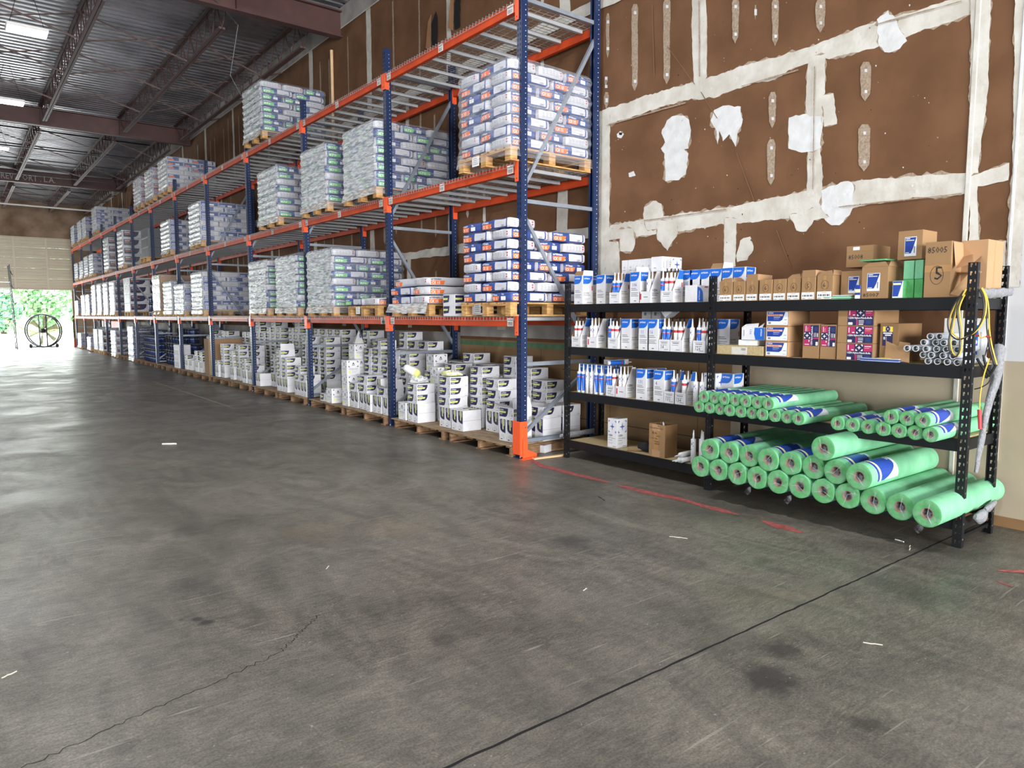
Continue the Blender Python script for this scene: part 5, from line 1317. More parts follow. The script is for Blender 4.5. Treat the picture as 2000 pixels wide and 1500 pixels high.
# middle left
z = SZ[2]+.001; v = 690; wh = 'second shelf, left bay'
kcut(SX, YU(1133, v, SX), z, 'leftmost display carton, '+wh, wh+', leftmost', 'rrr.b'); closed(1160, 5.20, name='blue-topped carton behind the leftmost pair')
kcut(SX, YU(1164, v, SX), z, 'low display carton of star tubes, second from the left, '+wh, wh+', second', 'sss', uz=True)
closed(1186, 5.20, name='blue-topped carton behind the low star carton'); tube('blue', SX+.03, YU(1188, v, SX), z, 'lone blue tube, left part, '+wh)
kcut(SX, YU(1206, v, SX), z, 'display carton with bold cut white side, '+wh, wh+', third', 'rrbbr'); closed(1232, 5.06, name='blue-topped carton in shade behind the bold cut one')
closed(1246, 5.20, name='dark blue-topped carton in the back row, centre')
closed(1267, num='11', name='blue-topped carton marked in blue pen, left of pair'); tube('blue', SX-.012, YU(1272, v, SX), z, 'blue tube standing in front of the carton marked in pen, '+wh) if False else tube('blue', SX+.03, YU(1273, v, SX)-.0, z, 'blue tube squeezed between the two pen-marked cartons, '+wh) if False else None
closed(1285, num='16', name='blue-topped carton marked in blue pen, right of pair'); closed(1306, 5.20, name='blue-topped carton behind the open pair')
kcut(SX, YU(1308, v, SX), z, 'open display carton, left of the open pair, '+wh, wh+', left of open pair', 'bbr.', num='14')
kcut(SX, YU(1331, v, SX), z, 'open display carton, right of the open pair, '+wh, wh+', right of open pair', 'rrrr')
tube('star', SX+.03, YU(1347, v, SX), z, 'lone star tube right of the open pair, '+wh)
kcut(SX, YU(1377, v, SX), z, 'display carton with scribbled front by the middle post, '+wh, wh+', by the post', 'rbrbr', num='126')
closed(1424, 5.22, name='blue-topped carton seen past the middle post')
for i, (u, vv) in enumerate(((1270, 625), (1290, 625))):
    o = kclosed(5.36, YU(u, vv, 5.36), z, f'pale carton at the back of the shelf, {("left", "right")[i]} one, {wh}'); 
    b = MB(); b.box(0, 0, 0, .12, .11, .10, 'carton', .002); b.rect(frA(0, .11, 0), .03, .03, .06, .06, 'grey_ink'); o = b.build('small_carton', None, (5.36, YU(u, vv, 5.36), z+KZ+.002)); tag(o, f'small pale carton on a back carton, {("left", "right")[i]} one, {wh}', 'carton')
o = kclosed(5.20, YU(1322, 625, 5.2)-.02, z+KZ+.02, 'blue-topped carton tilted on top of the back row, '+wh); o.rotation_euler = (R(52), 0, R(10)); o.location.z = z+KZ+.01; o.location.y += .16
# lower left
z = SZ[1]+.001; v = 775; wh = 'third shelf, left bay'
for i, (u, k) in enumerate(((1131, 'blue'), (1139, 'blue'), (1147, 'star'), (1155, 'star'), (1164, 'blue'), (1174, 'blue'), (1187, 'blue'))):
    tube(k, SX+.02, YU(u, v, SX)+.018, z, f'{TNM[k]}, {("first", "second", "third", "fourth", "fifth", "sixth", "seventh")[i]} of the loose row, {wh}', .1*i)
for i, u in enumerate((1147, 1163, 1180, 1197, 1215)): closed(u, 5.13, name=f'blue-topped carton, {("first", "second", "third", "fourth", "fifth")[i]} behind the loose tubes')
kcut(SX, YU(1201, v, SX), z, 'display carton numbered in pen, left of the kraft-backed pair, '+wh, wh+', left of pair', 'rbrb', num='127')
kcut(SX, YU(1221, v, SX), z, 'display carton with star tubes, right of the kraft-backed pair, '+wh, wh+', right of pair', 'ssss', uz=True)
closed(1262, num='131', name='blue-topped carton alone near the centre'); closed(1281, 5.20, name='blue-topped carton behind the centre one')
closed(1288, 5.05, num='4', name='blue-topped carton right of the centre') if False else closed(1297, num='4', name='blue-topped carton right of the centre')
kcut(SX, YU(1318, v+5, SX), z, 'open display carton, left of the numbered pair, '+wh, wh+', left numbered', 'b.r.b', num='133')
kcut(SX, YU(1339, v+8, SX), z, 'open display carton, right of the numbered pair, '+wh, wh+', right numbered', 'r.b.r', num='134')
for i, u in enumerate((1356, 1368)): tube('star', SX+.03, YU(u, v+10, SX)+.01, z, f'star tube by the middle post, {("left", "right")[i]} of two, {wh}')
closed(1397, 5.14, name='white star carton behind the middle post', uz=True, vv=785); closed(1432, 5.22, name='blue-topped carton seen past the middle post', vv=785)
put(TB['blue'], (5.14, YU(1190, 708, 5.14)+.02, z+KZ+.026), (0, R(90), R(-10)), 'blue tube lying on the carton tops, '+wh, 'sealant tubes on the black shelves')
b = MB(); b.box(0, 0, 0, .24, .12, .05, 'carton', .002); b.rect(frN(0, 0, 0), .16, .02, .2, .03, 'ink'); o = b.build('flat_carton', None, (5.20, YU(1200, 708, 5.2)+.03, z+KZ+.002)); tag(o, 'flat white carton lying behind the blue tube, '+wh, 'carton')
# bottom left
z = SZ[0]+.001; v = 872; wh = 'bottom shelf'
o = kclosed(SX+.02, YU(1202, v, SX), z, 'white carton with blue stars standing alone, '+wh+', left bay', uz=True)
X_ = SX+.01; y0 = YU(1298, 893, X_); y1 = YU(1267, 890, X_); hz = .30
t = thing('brown_carton', 'open brown carton with handwriting and tape, bottom shelf, left bay', 'carton', (X_, y0, z)); dy = y1-y0; dx = .17
b = MB(); b.box(0, 0, 0, .004, dy, hz, 'kraft'); b.box(dx-.004, 0, 0, dx, dy, hz, 'kraft'); b.box(.004, 0, 0, dx-.004, .004, hz, 'kraft_dark'); b.box(.004, dy-.004, 0, dx-.004, dy, hz, 'kraft'); b.box(.004, .004, 0, dx-.004, dy-.004, .004, 'kraft_in')
A = frA(0, dy, 0); b.text(A, 'ALL', dy*.55, hz*.93, .022, 'ink', 0); b.text(A, 'Countertops', dy*.04, hz*.86, .024, 'ink', 0, fit=dy*.85); b.text(A, '(8) his', dy*.18, hz*.70, .026, 'ink', 0); b.text(A, 'only +', dy*.45, hz*.62, .022, 'ink', 0); b.text(A, 'color any', dy*.1, hz*.54, .022, 'ink', 0); b.text(A, 'Cream', dy*.3, hz*.45, .022, 'ink', 0); b.text(A, 'walnut', dy*.35, hz*.38, .022, 'ink', 0)
b.rect(A, dy*.2, hz*.80, dy*.7, hz*1.0, 'kraft_light', .0003); b.rect(A, dy*.2, 0, dy*.7, hz*.2, 'kraft_light'); b.rect(A, dy*.3, hz*.2, dy*.6, hz*.8, 'tape_tan', .0003); b.build('carton_body', t)
for i, (a, c_) in enumerate(((.05, .06), (.09, .10))): put(TB['star'], (X_+a, y0+c_, z+.02), .3*i, f'star tube standing in the open brown carton, {("near", "far")[i]} one', 'sealant tubes on the black shelves')
t = thing('scrub_brush', 'black bristle brush with wooden handle beside the brown carton, bottom shelf', 'brush', (5.12, YU(1262, 872, 5.12)+.03, z+.012))
b = MB(); b.lathe([(0, -.075), (.03, -.07), (.045, -.03), (.045, .04), (.035, .075), (0, .08)], 'brush_hair', 12, axis='y', o=(.03, 0, .035)); b.build('bristles', t)
b = MB(); b.tube([(.02, .02, .006), (-.06, .10, .004), (-.085, .13, .005)], .011, 'kraft_dark', 8); b.build('handle', t)
for i, u in enumerate((1353, 1362, 1372, 1381)): tube('star', SX+.03+.05*(i % 2), YU(u, 900, SX)+.02, z+(.003), f'star tube standing by the middle post, {("first", "second", "third", "fourth")[i]} of four, bottom shelf', i)
for i, (u, dz_, rz_) in enumerate(((1338, 0, 165), (1346, .0, 190), (1340, .046, 178))):
    put(TB['star'], (5.20, YU(u, 890, 5.1)+.045*(i-1)*(1 if i < 2 else 0), z+.024+dz_), (0, R(-90), R(6*(i-1))), f'star tube lying with its nozzle toward the aisle, {("lower left", "lower right", "upper")[i]} of three, bottom shelf', 'sealant tubes on the black shelves')

# ---- right bay, top shelf
z = SZ[3]+.001; wh = 'top shelf, right bay'
def kbox(name, uL, uR, vB, vT, X, dx, lab, mt='kraft', deco=None, zz=None, cat='carton', grp=None, hmax=None, parts=None):
    y1, y0 = YU(uL, vB, X), YU(uR, vB, X); h = (onx(uR, vT, X)[1]-onx(uR, vB, X)[1]); 
    if hmax: h = hmax
    z0 = zz if zz is not None else z; dy = y1-y0
    b = MB(); b.box(0, 0, 0, dx, dy, h, mt, .002); A, N = frA(0, dy, 0), frN(0, 0, 0)
    if deco: deco(b, A, N, dy, dx, h)
    if parts:
        t = thing(name, lab, cat, (X, y0, z0), 0, grp); b.build('carton_body', t); parts(t, dy, dx, h); return t
    o = b.build(name, None, (X, y0, z0)); return tag(o, lab, cat, grp)
def circ(b, fr, cx, cy, rx, ry, m, w=.0025, n=16):
    for i in range(n):
        a, c_ = 2*PI*i/n, 2*PI*(i+1.05)/n
        b.dec(fr, [(cx+rx*math.cos(a), cy+ry*math.sin(a)), (cx+rx*math.cos(c_), cy+ry*math.sin(c_)), (cx+(rx-w)*math.cos(c_), cy+(ry-w)*math.sin(c_)), (cx+(rx-w)*math.cos(a), cy+(ry-w)*math.sin(a))], m)
def numdeco(n_):
    def f(b, A, N, w, d, h):
        b.text(A, n_, w*.36, h*.50, .05, 'ink', .0); circ(b, A, w*.5, h*.60, w*.24, h*.19, 'ink')
        b.rect(A, w*.02, .004, w*.93, h*.33, 'paper'); b.rect(A, w*.3, h*.28, w*.65, h*.295, 'grey_ink', .001)
        for q in range(7): b.rect(A, w*(.10+.11*q), h*.14, w*(.10+.11*q)+.006+.003*(q % 2), h*.22, 'ink', .001)
        b.rect(A, w*.06, h*.05, w*.3, h*.07, 'ink', .001); b.rect(A, w*.5, h*.05, w*.85, h*.07, 'grey_ink', .001); b.rect(A, w*.42, h*.34, w*.58, h*.99, 'tape_tan', .0003)
    return f
def kflap(t, dy, dx, h):
    b = MB(); b.poly([(0, 0, h), (0, dy, h), (.03, dy*.8, h+.03), (.03, dy*.2, h+.035)], 'kraft'); b.build('flap', t)
    b = MB(); b.poly([(0, 0, h+.001), (dx, 0, h+.001), (dx*.8, .03, h+.04), (dx*.3, .03, h+.04)], 'kraft_light'); b.build('flap', t)
def kflap_up(t, dy, dx, h):
    b = MB(); b.box(0, .004, h, .003, dy-.004, h+.05, 'kraft'); b.build('flap', t); b = MB(); b.poly([(0, .002, h), (dx, .002, h), (dx, .002, h+.045), (0, .002, h+.05)], 'kraft_light'); b.build('flap', t)
row = [(1404, 1430, 547, '6', kflap), (1431, 1455, 546, '6', None), (1456, 1480, 545, '5', kflap_up), (1482, 1508, 544, '6', None), (1509, 1535, 543, '6', None), (1536, 1563, 542, '6', kflap), (1564, 1592, 540, '5', kflap_up), (1594, 1626, 537, '6', kflap)]
for i, (a, c_, vt, n_, pf_) in enumerate(row):
    kbox('brown_carton', a+.5, c_-.5, 585, vt, SX+.004*(i % 3), .20, f'small brown carton, circled {("six", "five")[n_ == "5"]}, {("first", "second", "third", "fourth", "fifth", "sixth", "seventh", "last")[i]} in row from left, {wh}', deco=numdeco(n_), parts=pf_, grp='brown cartons with circled numbers')
def bluelab(u0, v0, u1, v1, txt=None, tx=None):
    def f(b, A, N, w, d, h):
        b.rect(A, w*u0, h*v0, w*u1, h*v1, 'label_white', .0004); W_, H_ = w*(u1-u0), h*(v1-v0)
        g = sub(A, w*u0, h*v0); b.dec(g, [(W_*.04, H_*.14), (W_*.55, H_*.14), (W_*.72, H_*.4), (W_*.97, H_*.97), (W_*.04, H_*.97)], 'deep_blue', .0009)
        b.rect(g, W_*.10, H_*.80, W_*.80, H_*.84, 'cream', .0014); b.rect(g, W_*.10, H_*.89, W_*.45, H_*.93, 'paper', .0014); b.rect(g, W_*.1, H_*.17, W_*.4, H_*.2, 'paper', .0014); b.rect(g, W_*.8, H_*.15, W_*.88, H_*.5, 'grey_ink', .0014)
        if txt: b.text(A, txt, w*tx[0], h*tx[1], tx[2], 'ink', .0, fit=w*tx[3])
    return f
kbox('brown_carton', 1641, 1681, 583, 527, 5.12, .26, 'medium brown carton with blue label behind the green packet, '+wh, deco=bluelab(.38, .22, .88, .80), mt='kraft_dark' if False else 'kraft')
kbox('brown_carton', 1681, 1733, 580, 517, 5.04, .30, 'brown carton numbered 85007 in pen with a blue label, '+wh, deco=bluelab(.22, .24, .70, .80, '85007', (.08, .06, .035, .6)), parts=lambda t, dy, dx, h: kflap(t, dy, dx, h))
kbox('brown_carton', 1652, 1704, 524, 486, 5.24, .26, 'wide brown carton numbered 85008 in pen on top of the others, '+wh, zz=z+.235, deco=lambda b, A, N, w, d, h: (b.text(A, '85008', w*.08, h*.38, .045, 'ink', .0, fit=w*.55), b.rect(A, 0, h*.72, w, h*.73, 'kraft_dark'), b.rect(A, w*.25, h*.80, w*.5, h*.95, 'paper')), hmax=.155)
kbox('brown_carton', 1752, 1800, 515, 466, 5.16, .22, 'brown carton with blue label on top of the green blocks, '+wh, zz=z+.262, hmax=.195, deco=bluelab(.28, .12, .76, .78))
def big5(b, A, N, w, d, h): b.text(A, '85005', w*.08, h*.80, .055, 'ink', .0, fit=w*.75); b.text(A, '5', w*.36, h*.32, .12, 'ink', .0); circ(b, A, w*.48, h*.40, w*.26, h*.17, 'ink', .003, 22); b.rect(A, 0, h*.46, w, h*.58, 'tape_tan', .0003)
def big5p(t, dy, dx, h):
    b = MB(); b.poly([(.06, -.004, h*.45), (dx, -.004, h*.45), (dx*1.02, -.10, h*.45), (.10, -.09, h*.42)], 'kraft_light'); b.build('flap', t)
    b = MB(); b.poly([(.01, -.004, h*.98), (dx, -.004, h*.98), (dx*.95, -.12, h*.90), (.05, -.11, h*.60), (.02, -.02, h*.50)], 'kraft_light'); b.build('flap', t)
    b = MB(); b.poly([(-.01, -.006, .02), (.03, -.05, .005), (.14, -.13, h*.45), (.06, -.10, h*.48)], 'kraft'); b.build('flap', t)
kbox('brown_carton', 1803, 1854, 580, 470, 5.04, .30, 'brown carton numbered 85005, circled five, open side flaps, '+wh, deco=big5, parts=big5p)
kbox('brown_carton', 1872, 1925, 575, 462, 5.20, .26, 'large plain brown carton at the right end, '+wh, mt='kraft_light', deco=lambda b, A, N, w, d, h: b.rect(N, d*.42, 0, d*.5, h, 'tape_tan', .0003))
kbox('green_block', 1762, 1783, 579, 546, 5.10, .16, 'green felt-like block, lower left of four, '+wh, mt='green_end', grp='green pad blocks', hmax=.125); kbox('green_block', 1785, 1801, 579, 546, 5.10, .16, 'green felt-like block, lower right of four, '+wh, mt='green_end', grp='green pad blocks', hmax=.125)
kbox('green_block', 1764, 1784, 545, 513, 5.11, .16, 'green felt-like block, upper left of four, '+wh, mt='green_roll', grp='green pad blocks', zz=z+.127, hmax=.125); kbox('green_block', 1786, 1802, 545, 513, 5.11, .16, 'green felt-like block, upper right of four, '+wh, mt='green_roll', grp='green pad blocks', zz=z+.127, hmax=.125)
kbox('green_carton', 1742, 1763, 581, 547, 5.035, .12, 'small green pack with blue and cream label front, '+wh, mt='green_end', deco=lambda b, A, N, w, d, h: (b.rect(A, .002, .002, w-.002, h-.002, 'label_white', .0004), b.dec(A, [(.004, h*.1), (w*.55, h*.1), (w*.93, h*.97), (.004, h*.97)], 'label_blue', .0009), b.rect(A, w*.08, h*.76, w*.8, h*.87, 'cream', .0014)))
kbox('label_tag', 1669, 1680, 581, 554, 5.028, .006, 'small blue and cream card standing before the 85007 carton, '+wh, mt='deep_blue', deco=lambda b, A, N, w, d, h: (b.rect(A, w*.05, h*.45, w*.95, h*.7, 'cream'), b.rect(A, w*.05, h*.02, w*.95, h*.28, 'paper')))
def sheets(name, x, y, z_, dx, dy, n, ms, lab, seed, cat):
    rr = random.Random(seed); b = MB(); zz = 0
    for i in range(n):
        a, c_, e_ = rr.uniform(-.012, .012), rr.uniform(-.012, .012), .0045
        p = [(-dx/2+a, -dy/2+c_), (dx/2+a, -dy/2+rr.uniform(-.01, .01)), (dx/2+a, dy/2+c_), (-dx/2+rr.uniform(-.01, .01), dy/2+c_)]
        vs = [(q[0], q[1], zz) for q in p]+[(q[0], q[1], zz+e_) for q in p]
        b.faces(vs, [(3, 2, 1, 0), (4, 5, 6, 7), (0, 1, 5, 4), (1, 2, 6, 5), (2, 3, 7, 6), (3, 0, 4, 7)], ms[i % len(ms)]); zz += e_+.0005
    o = b.build(name, None, (x, y, z_)); return tag(o, lab, cat)
sheets('green_packet', 5.11, YU(1642, 582, 5.1), z, .14, .20, 6, ['green_roll', 'green_end', 'label_white'], 'flat stack of green sheets in film before the brown cartons, '+wh, 3, 'packet')
sheets('green_packet', 5.14, YU(1705, 516, 5.1)-.02, z+.262, .16, .18, 2, ['green_roll', 'green_end'], 'thin green sheets on top of the 85007 carton, '+wh, 5, 'packet')
# ---- right bay, second shelf
z = SZ[2]+.001; wh = 'second shelf, right bay'
kbox('kraft_tray', 1400, 1490, 695, 674, SX, .20, 'flat kraft tray with address label beside the middle post, '+wh, mt='particle', hmax=.075, deco=lambda b, A, N, w, d, h: (b.rect(A, w*.33, h*.05, w*.67, h*.85, 'mud'), *[b.rect(A, w*(.54+.014*q), h*.5, w*(.546+.014*q), h*.75, 'ink', .001) for q in range(7)]))
kbox('pale_carton', 1442, 1478, 676, 664, SX+.03, .12, 'small flat pale carton with a sticker on the kraft tray', mt='paper', zz=z+.077, hmax=.045, deco=lambda b, A, N, w, d, h: b.rect(A, w*.25, h*.15, w*.6, h*.85, 'label_white'))
t = thing('tilted_sealant_carton', 'opened blue and white carton lying on the small pale carton, '+wh, 'carton', (SX+.02, YU(1490, 664, SX), z+.124))
b = MB(); b.box(0, 0, 0, .13, .21, .10, 'carton', .002); A = frA(0, .21, 0); b.dec(A, [(.13, .002), (.208, .002), (.208, .098), (.12, .098), (.115, .05)], 'blue_print'); b.text(A, 'artisan', .175, .088, .024, 'paper', .015, rot=-90, fit=None, sx=.9); b.text(A, '136', .075, .088, .03, 'star_blue', 0, rot=-90); b.rect(A, .02, .03, .026, .08, 'grey_ink'); b.build('carton_body', t)
b = MB(); b.poly([(0, .21, .1), (0, .06, .1), (.03, .07, .135), (.03, .19, .125)], 'carton'); b.poly([(0, .06, .1), (0, .02, .1), (.05, .03, .14)], 'carton'); b.build('flap', t)
def orl(b, A, N, w, d, h):
    b.rect(A, w*.04, h*.08, w*.96, h*.94, 'label_white', .0004); b.dec(A, [(w*.06, h*.32), (w*.62, h*.32), (w*.72, h*.42), (w*.84, h*.93), (w*.06, h*.93)], 'deep_blue', .0009); b.rect(A, w*.08, h*.66, w*.74, h*.78, 'peach', .0014); b.text(A, 'artisan', w*.10, h*.82, .02, 'paper', .015, fit=w*.22, h=.0014)
    b.text(A, '1000 EXTENDER', w*.10, h*.685, .014, 'red_print', .01, fit=w*.5, h=.002); b.rect(A, w*.34, h*.56, w*.62, h*.60, 'faint_ink', .0014); b.rect(A, w*.34, h*.46, w*.58, h*.48, 'faint_ink', .0014); b.rect(A, w*.1, h*.14, w*.22, h*.27, 'grey_ink', .001); b.rect(A, w*.8, h*.4, w*.92, h*.44, 'grey_ink', .001); b.rect(A, w*.78, h*.18, w*.92, h*.2, 'grey_ink', .001)
for q in range(3): kbox('brown_carton', 1494+q*0, 1538, 700, 672, SX+.004*q, .30, f'brown carton, blue and orange label, {("bottom", "middle", "top")[q]} of three, {wh}', mt='kraft_light', deco=orl, zz=z+q*.1185, hmax=.117, grp='cartons with blue and orange labels')
def pink(g, b, W_, H_):
    b.rect(g, 0, 0, W_, H_, 'deep_blue' if False else 'navy', .0005); b.rect(g, W_*.01, H_*.55, W_*.32, H_*.98, 'magenta', .001); b.rect(g, W_*.68, H_*.55, W_*.99, H_*.98, 'magenta', .001)
    brackets(b, g, W_*.36, H_*.57, W_*.64, H_*.97, W_*.07, W_*.035, 'paper'); c, v_, s_ = W_*.5, H_*.77, H_*.13
    b.dec(g, [(c+(s_ if i % 2 == 0 else s_*.35)*math.cos(i*PI/4+PI/2), v_+(s_ if i % 2 == 0 else s_*.35)*math.sin(i*PI/4+PI/2)) for i in range(8)], 'paper', .0014)
    b.text(g, 'UZIN Nylon-Plüsch-Rolle', W_*.03, H_*.40, H_*.16, 'paper', .02, fit=W_*.92, h=.0014); b.rect(g, W_*.34, 0, W_*.41, H_*.35, 'magenta', .001); b.rect(g, W_*.03, H_*.03, W_*.2, H_*.18, 'paper', .001)
    b.rect(g, W_*.06, H_*.62, W_*.09, H_*.92, 'paper', .0014); b.rect(g, W_*.2, H_*.60, W_*.29, H_*.66, 'paper', .0014); b.rect(g, W_*.71, H_*.84, W_*.96, H_*.88, 'paper', .0014); b.rect(g, W_*.71, H_*.74, W_*.9, H_*.76, 'peach', .0014)
    for q in range(5): b.rect(g, W_*.44, H_*(.14+.04*q), W_*.64, H_*(.16+.04*q), 'faint_ink', .0014); b.rect(g, W_*.72, H_*(.08+.05*q), W_*.92, H_*(.095+.05*q), 'star_blue', .0014)
    b.rect(g, W_*.44, H_*.04, W_*.62, H_*.09, 'paper', .0014)
for q in range(3):
    kbox('brown_carton', 1633, 1705, 709, 675, SX+.002*q, .36, f'brown carton, magenta label, {("bottom", "middle", "top")[q]} of stack of three, {wh}', mt='kraft', zz=z+q*.123, hmax=.122, grp='cartons with magenta and navy labels', deco=lambda b, A, N, w, d, h: pink(sub(A, w*.27, h*.03), b, w*.69, h*.94))
for i, (a, c_) in enumerate(((1566, 1599), (1600, 1632))):
    kbox('brown_carton', a+.5, c_-.5, 705, 637, SX+.01, .24, f'brown carton on end with sideways magenta label, {("left", "right")[i]} of two, {wh}', mt='kraft', grp='cartons with magenta and navy labels', deco=lambda b, A, N, w, d, h: pink(lambda u, v_, hh: A(w*.95-v_, h*.36+u, hh), b, h*.60, w*.90))
def envd(b, A, N, w, d, h):
    b.rect(A, w*.14, h*.42, w*.70, h*.93, 'navy', .0004); b.rect(A, w*.15, h*.78, w*.3, h*.92, 'yellow', .001); b.rect(A, w*.54, h*.78, w*.69, h*.92, 'yellow', .001); brackets(b, A, w*.32, h*.79, w*.52, h*.92, w*.05, w*.02, 'paper'); b.dec(A, [(w*.42+w*(.06 if i % 2 == 0 else .02)*math.cos(i*PI/4), h*.855+w*(.06 if i % 2 == 0 else .02)*math.sin(i*PI/4)) for i in range(8)], 'paper', .001)
    b.rect(A, w*.18, h*.73, w*.66, h*.76, 'paper', .001); b.rect(A, w*.28, h*.68, w*.6, h*.71, 'paper', .001); b.rect(A, w*.2, h*.58, w*.3, h*.65, 'faint_ink', .001); b.rect(A, w*.34, h*.44, w*.37, h*.66, 'particle', .001)
t = kbox('brown_carton', 1716, 1752, 710, 634, SX+.03, .36, 'glossy brown carton with navy and yellow label behind the kraft sheet, '+wh, mt='kraft_dark', deco=envd)
b = MB(); b.poly([(0, 0, .0), (-.0, .16, .02), (.03, .17, .15), (.05, .02, .13)], 'kraft'); b.poly([(.003, 0, .0), (.053, .02, .13), (.033, .17, .15), (.003, .16, .02)], 'kraft_light'); o = b.build('kraft_sheet', None, (SX+.002, YU(1775, 708, SX), z+.003)); tag(o, 'folded plain kraft sheet leaning before the plastic tubes, '+wh, 'cardboard')
sheets('film_packet', 5.08, YU(1722, 712, 5.06), z, .13, .26, 5, ['star_blue', 'faint_ink', 'label_blue'], 'flat pile of blue plastic packets at the shelf edge, '+wh, 8, 'packet')
b = MB(); b.box(-.064, -.05, .0255, .064, .03, .028, 'yellow', .001); o = b.build('yellow_packet', None, (5.08, YU(1728, 712, 5.06), z)); tag(o, 'yellow packet lying on the blue packets at the shelf edge', 'packet')
def ctube():
    b = MB(); r = .0205; L = .46
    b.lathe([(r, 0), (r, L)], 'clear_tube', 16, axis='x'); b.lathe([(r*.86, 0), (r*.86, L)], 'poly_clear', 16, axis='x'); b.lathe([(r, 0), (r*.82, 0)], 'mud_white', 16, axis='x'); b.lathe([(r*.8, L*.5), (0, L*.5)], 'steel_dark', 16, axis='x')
    b.poly([(.02, -r*.7, -r*.3), (.03, r*.5, -r*.2), (.025, r*.2, r*.6)], 'mud_white'); b.poly([(.05, -r*.5, r*.3), (.055, r*.6, r*.1), (.06, 0, -r*.6)], 'faint_ink')
    return b.mesh('plastic_tube')
CTM = ctube()
ct = [(1771, 671), (1787, 680), (1808, 680), (1826, 680), (1846, 681), (1866, 680), (1815, 651), (1833, 651), (1804, 664), (1824, 664), (1842, 665), (1861, 665), (1799, 694), (1817, 694), (1840, 695), (1858, 696), (1809, 708), (1827, 709), (1848, 710), (1868, 710)]
for i, (u, v_) in enumerate(ct):
    y, zc = onx(u, v_, 5.0)
    zc = SZ[2]+.022+[0, .040, .080, .122, .162][4 if v_ < 655 else 3 if v_ < 668 else 2 if v_ < 685 else 1 if v_ < 700 else 0]
    rw = 'top' if v_ < 655 else 'fourth' if v_ < 668 else 'middle' if v_ < 685 else 'second' if v_ < 700 else 'bottom'
    o = bpy.data.objects.new('plastic_tube', CTM); C.objects.link(o); o.location = (5.0+random.uniform(0, .03), y, zc)
    same = [w for w in ct if (lambda q: 'top' if q < 655 else 'fourth' if q < 668 else 'middle' if q < 685 else 'second' if q < 700 else 'bottom')(w[1]) == rw]; same.sort(); n_ = same.index((u, v_))
    tag(o, f'clear plastic tube end in the bundle, {rw} row, {("first", "second", "third", "fourth", "fifth", "sixth")[n_]} from the left', 'tube', 'clear plastic tubes in the bundle')
b = MB(); b.poly([(4.97, YU(1752, 690, 5), z+.03), (5.0, YU(1790, 660, 5), z+.10), (5.35, YU(1790, 660, 5), z+.14), (5.3, YU(1770, 700, 5), z+.06)], 'poly_clear', True); b.poly([(4.98, YU(1795, 655, 5), z+.13), (5.0, YU(1870, 640, 5), z+.20), (5.4, YU(1870, 640, 5), z+.20), (5.4, YU(1800, 650, 5), z+.17)], 'poly_clear', True)
o = b.build('tube_film'); tag(o, 'crinkled clear film over the bundle of plastic tubes', 'plastic wrap')
kbox('poster_board', 1840, 1925, 705, 628, 5.34, .012, 'white poster-like panel with blue print standing behind the right post, '+wh, mt='paper', hmax=.30, deco=lambda b, A, N, w, d, h: (b.rect(A, w*.7, h*.2, w*.8, h*.85, 'blue_print'), b.rect(A, w*.84, h*.3, w*.88, h*.7, 'faint_ink')))

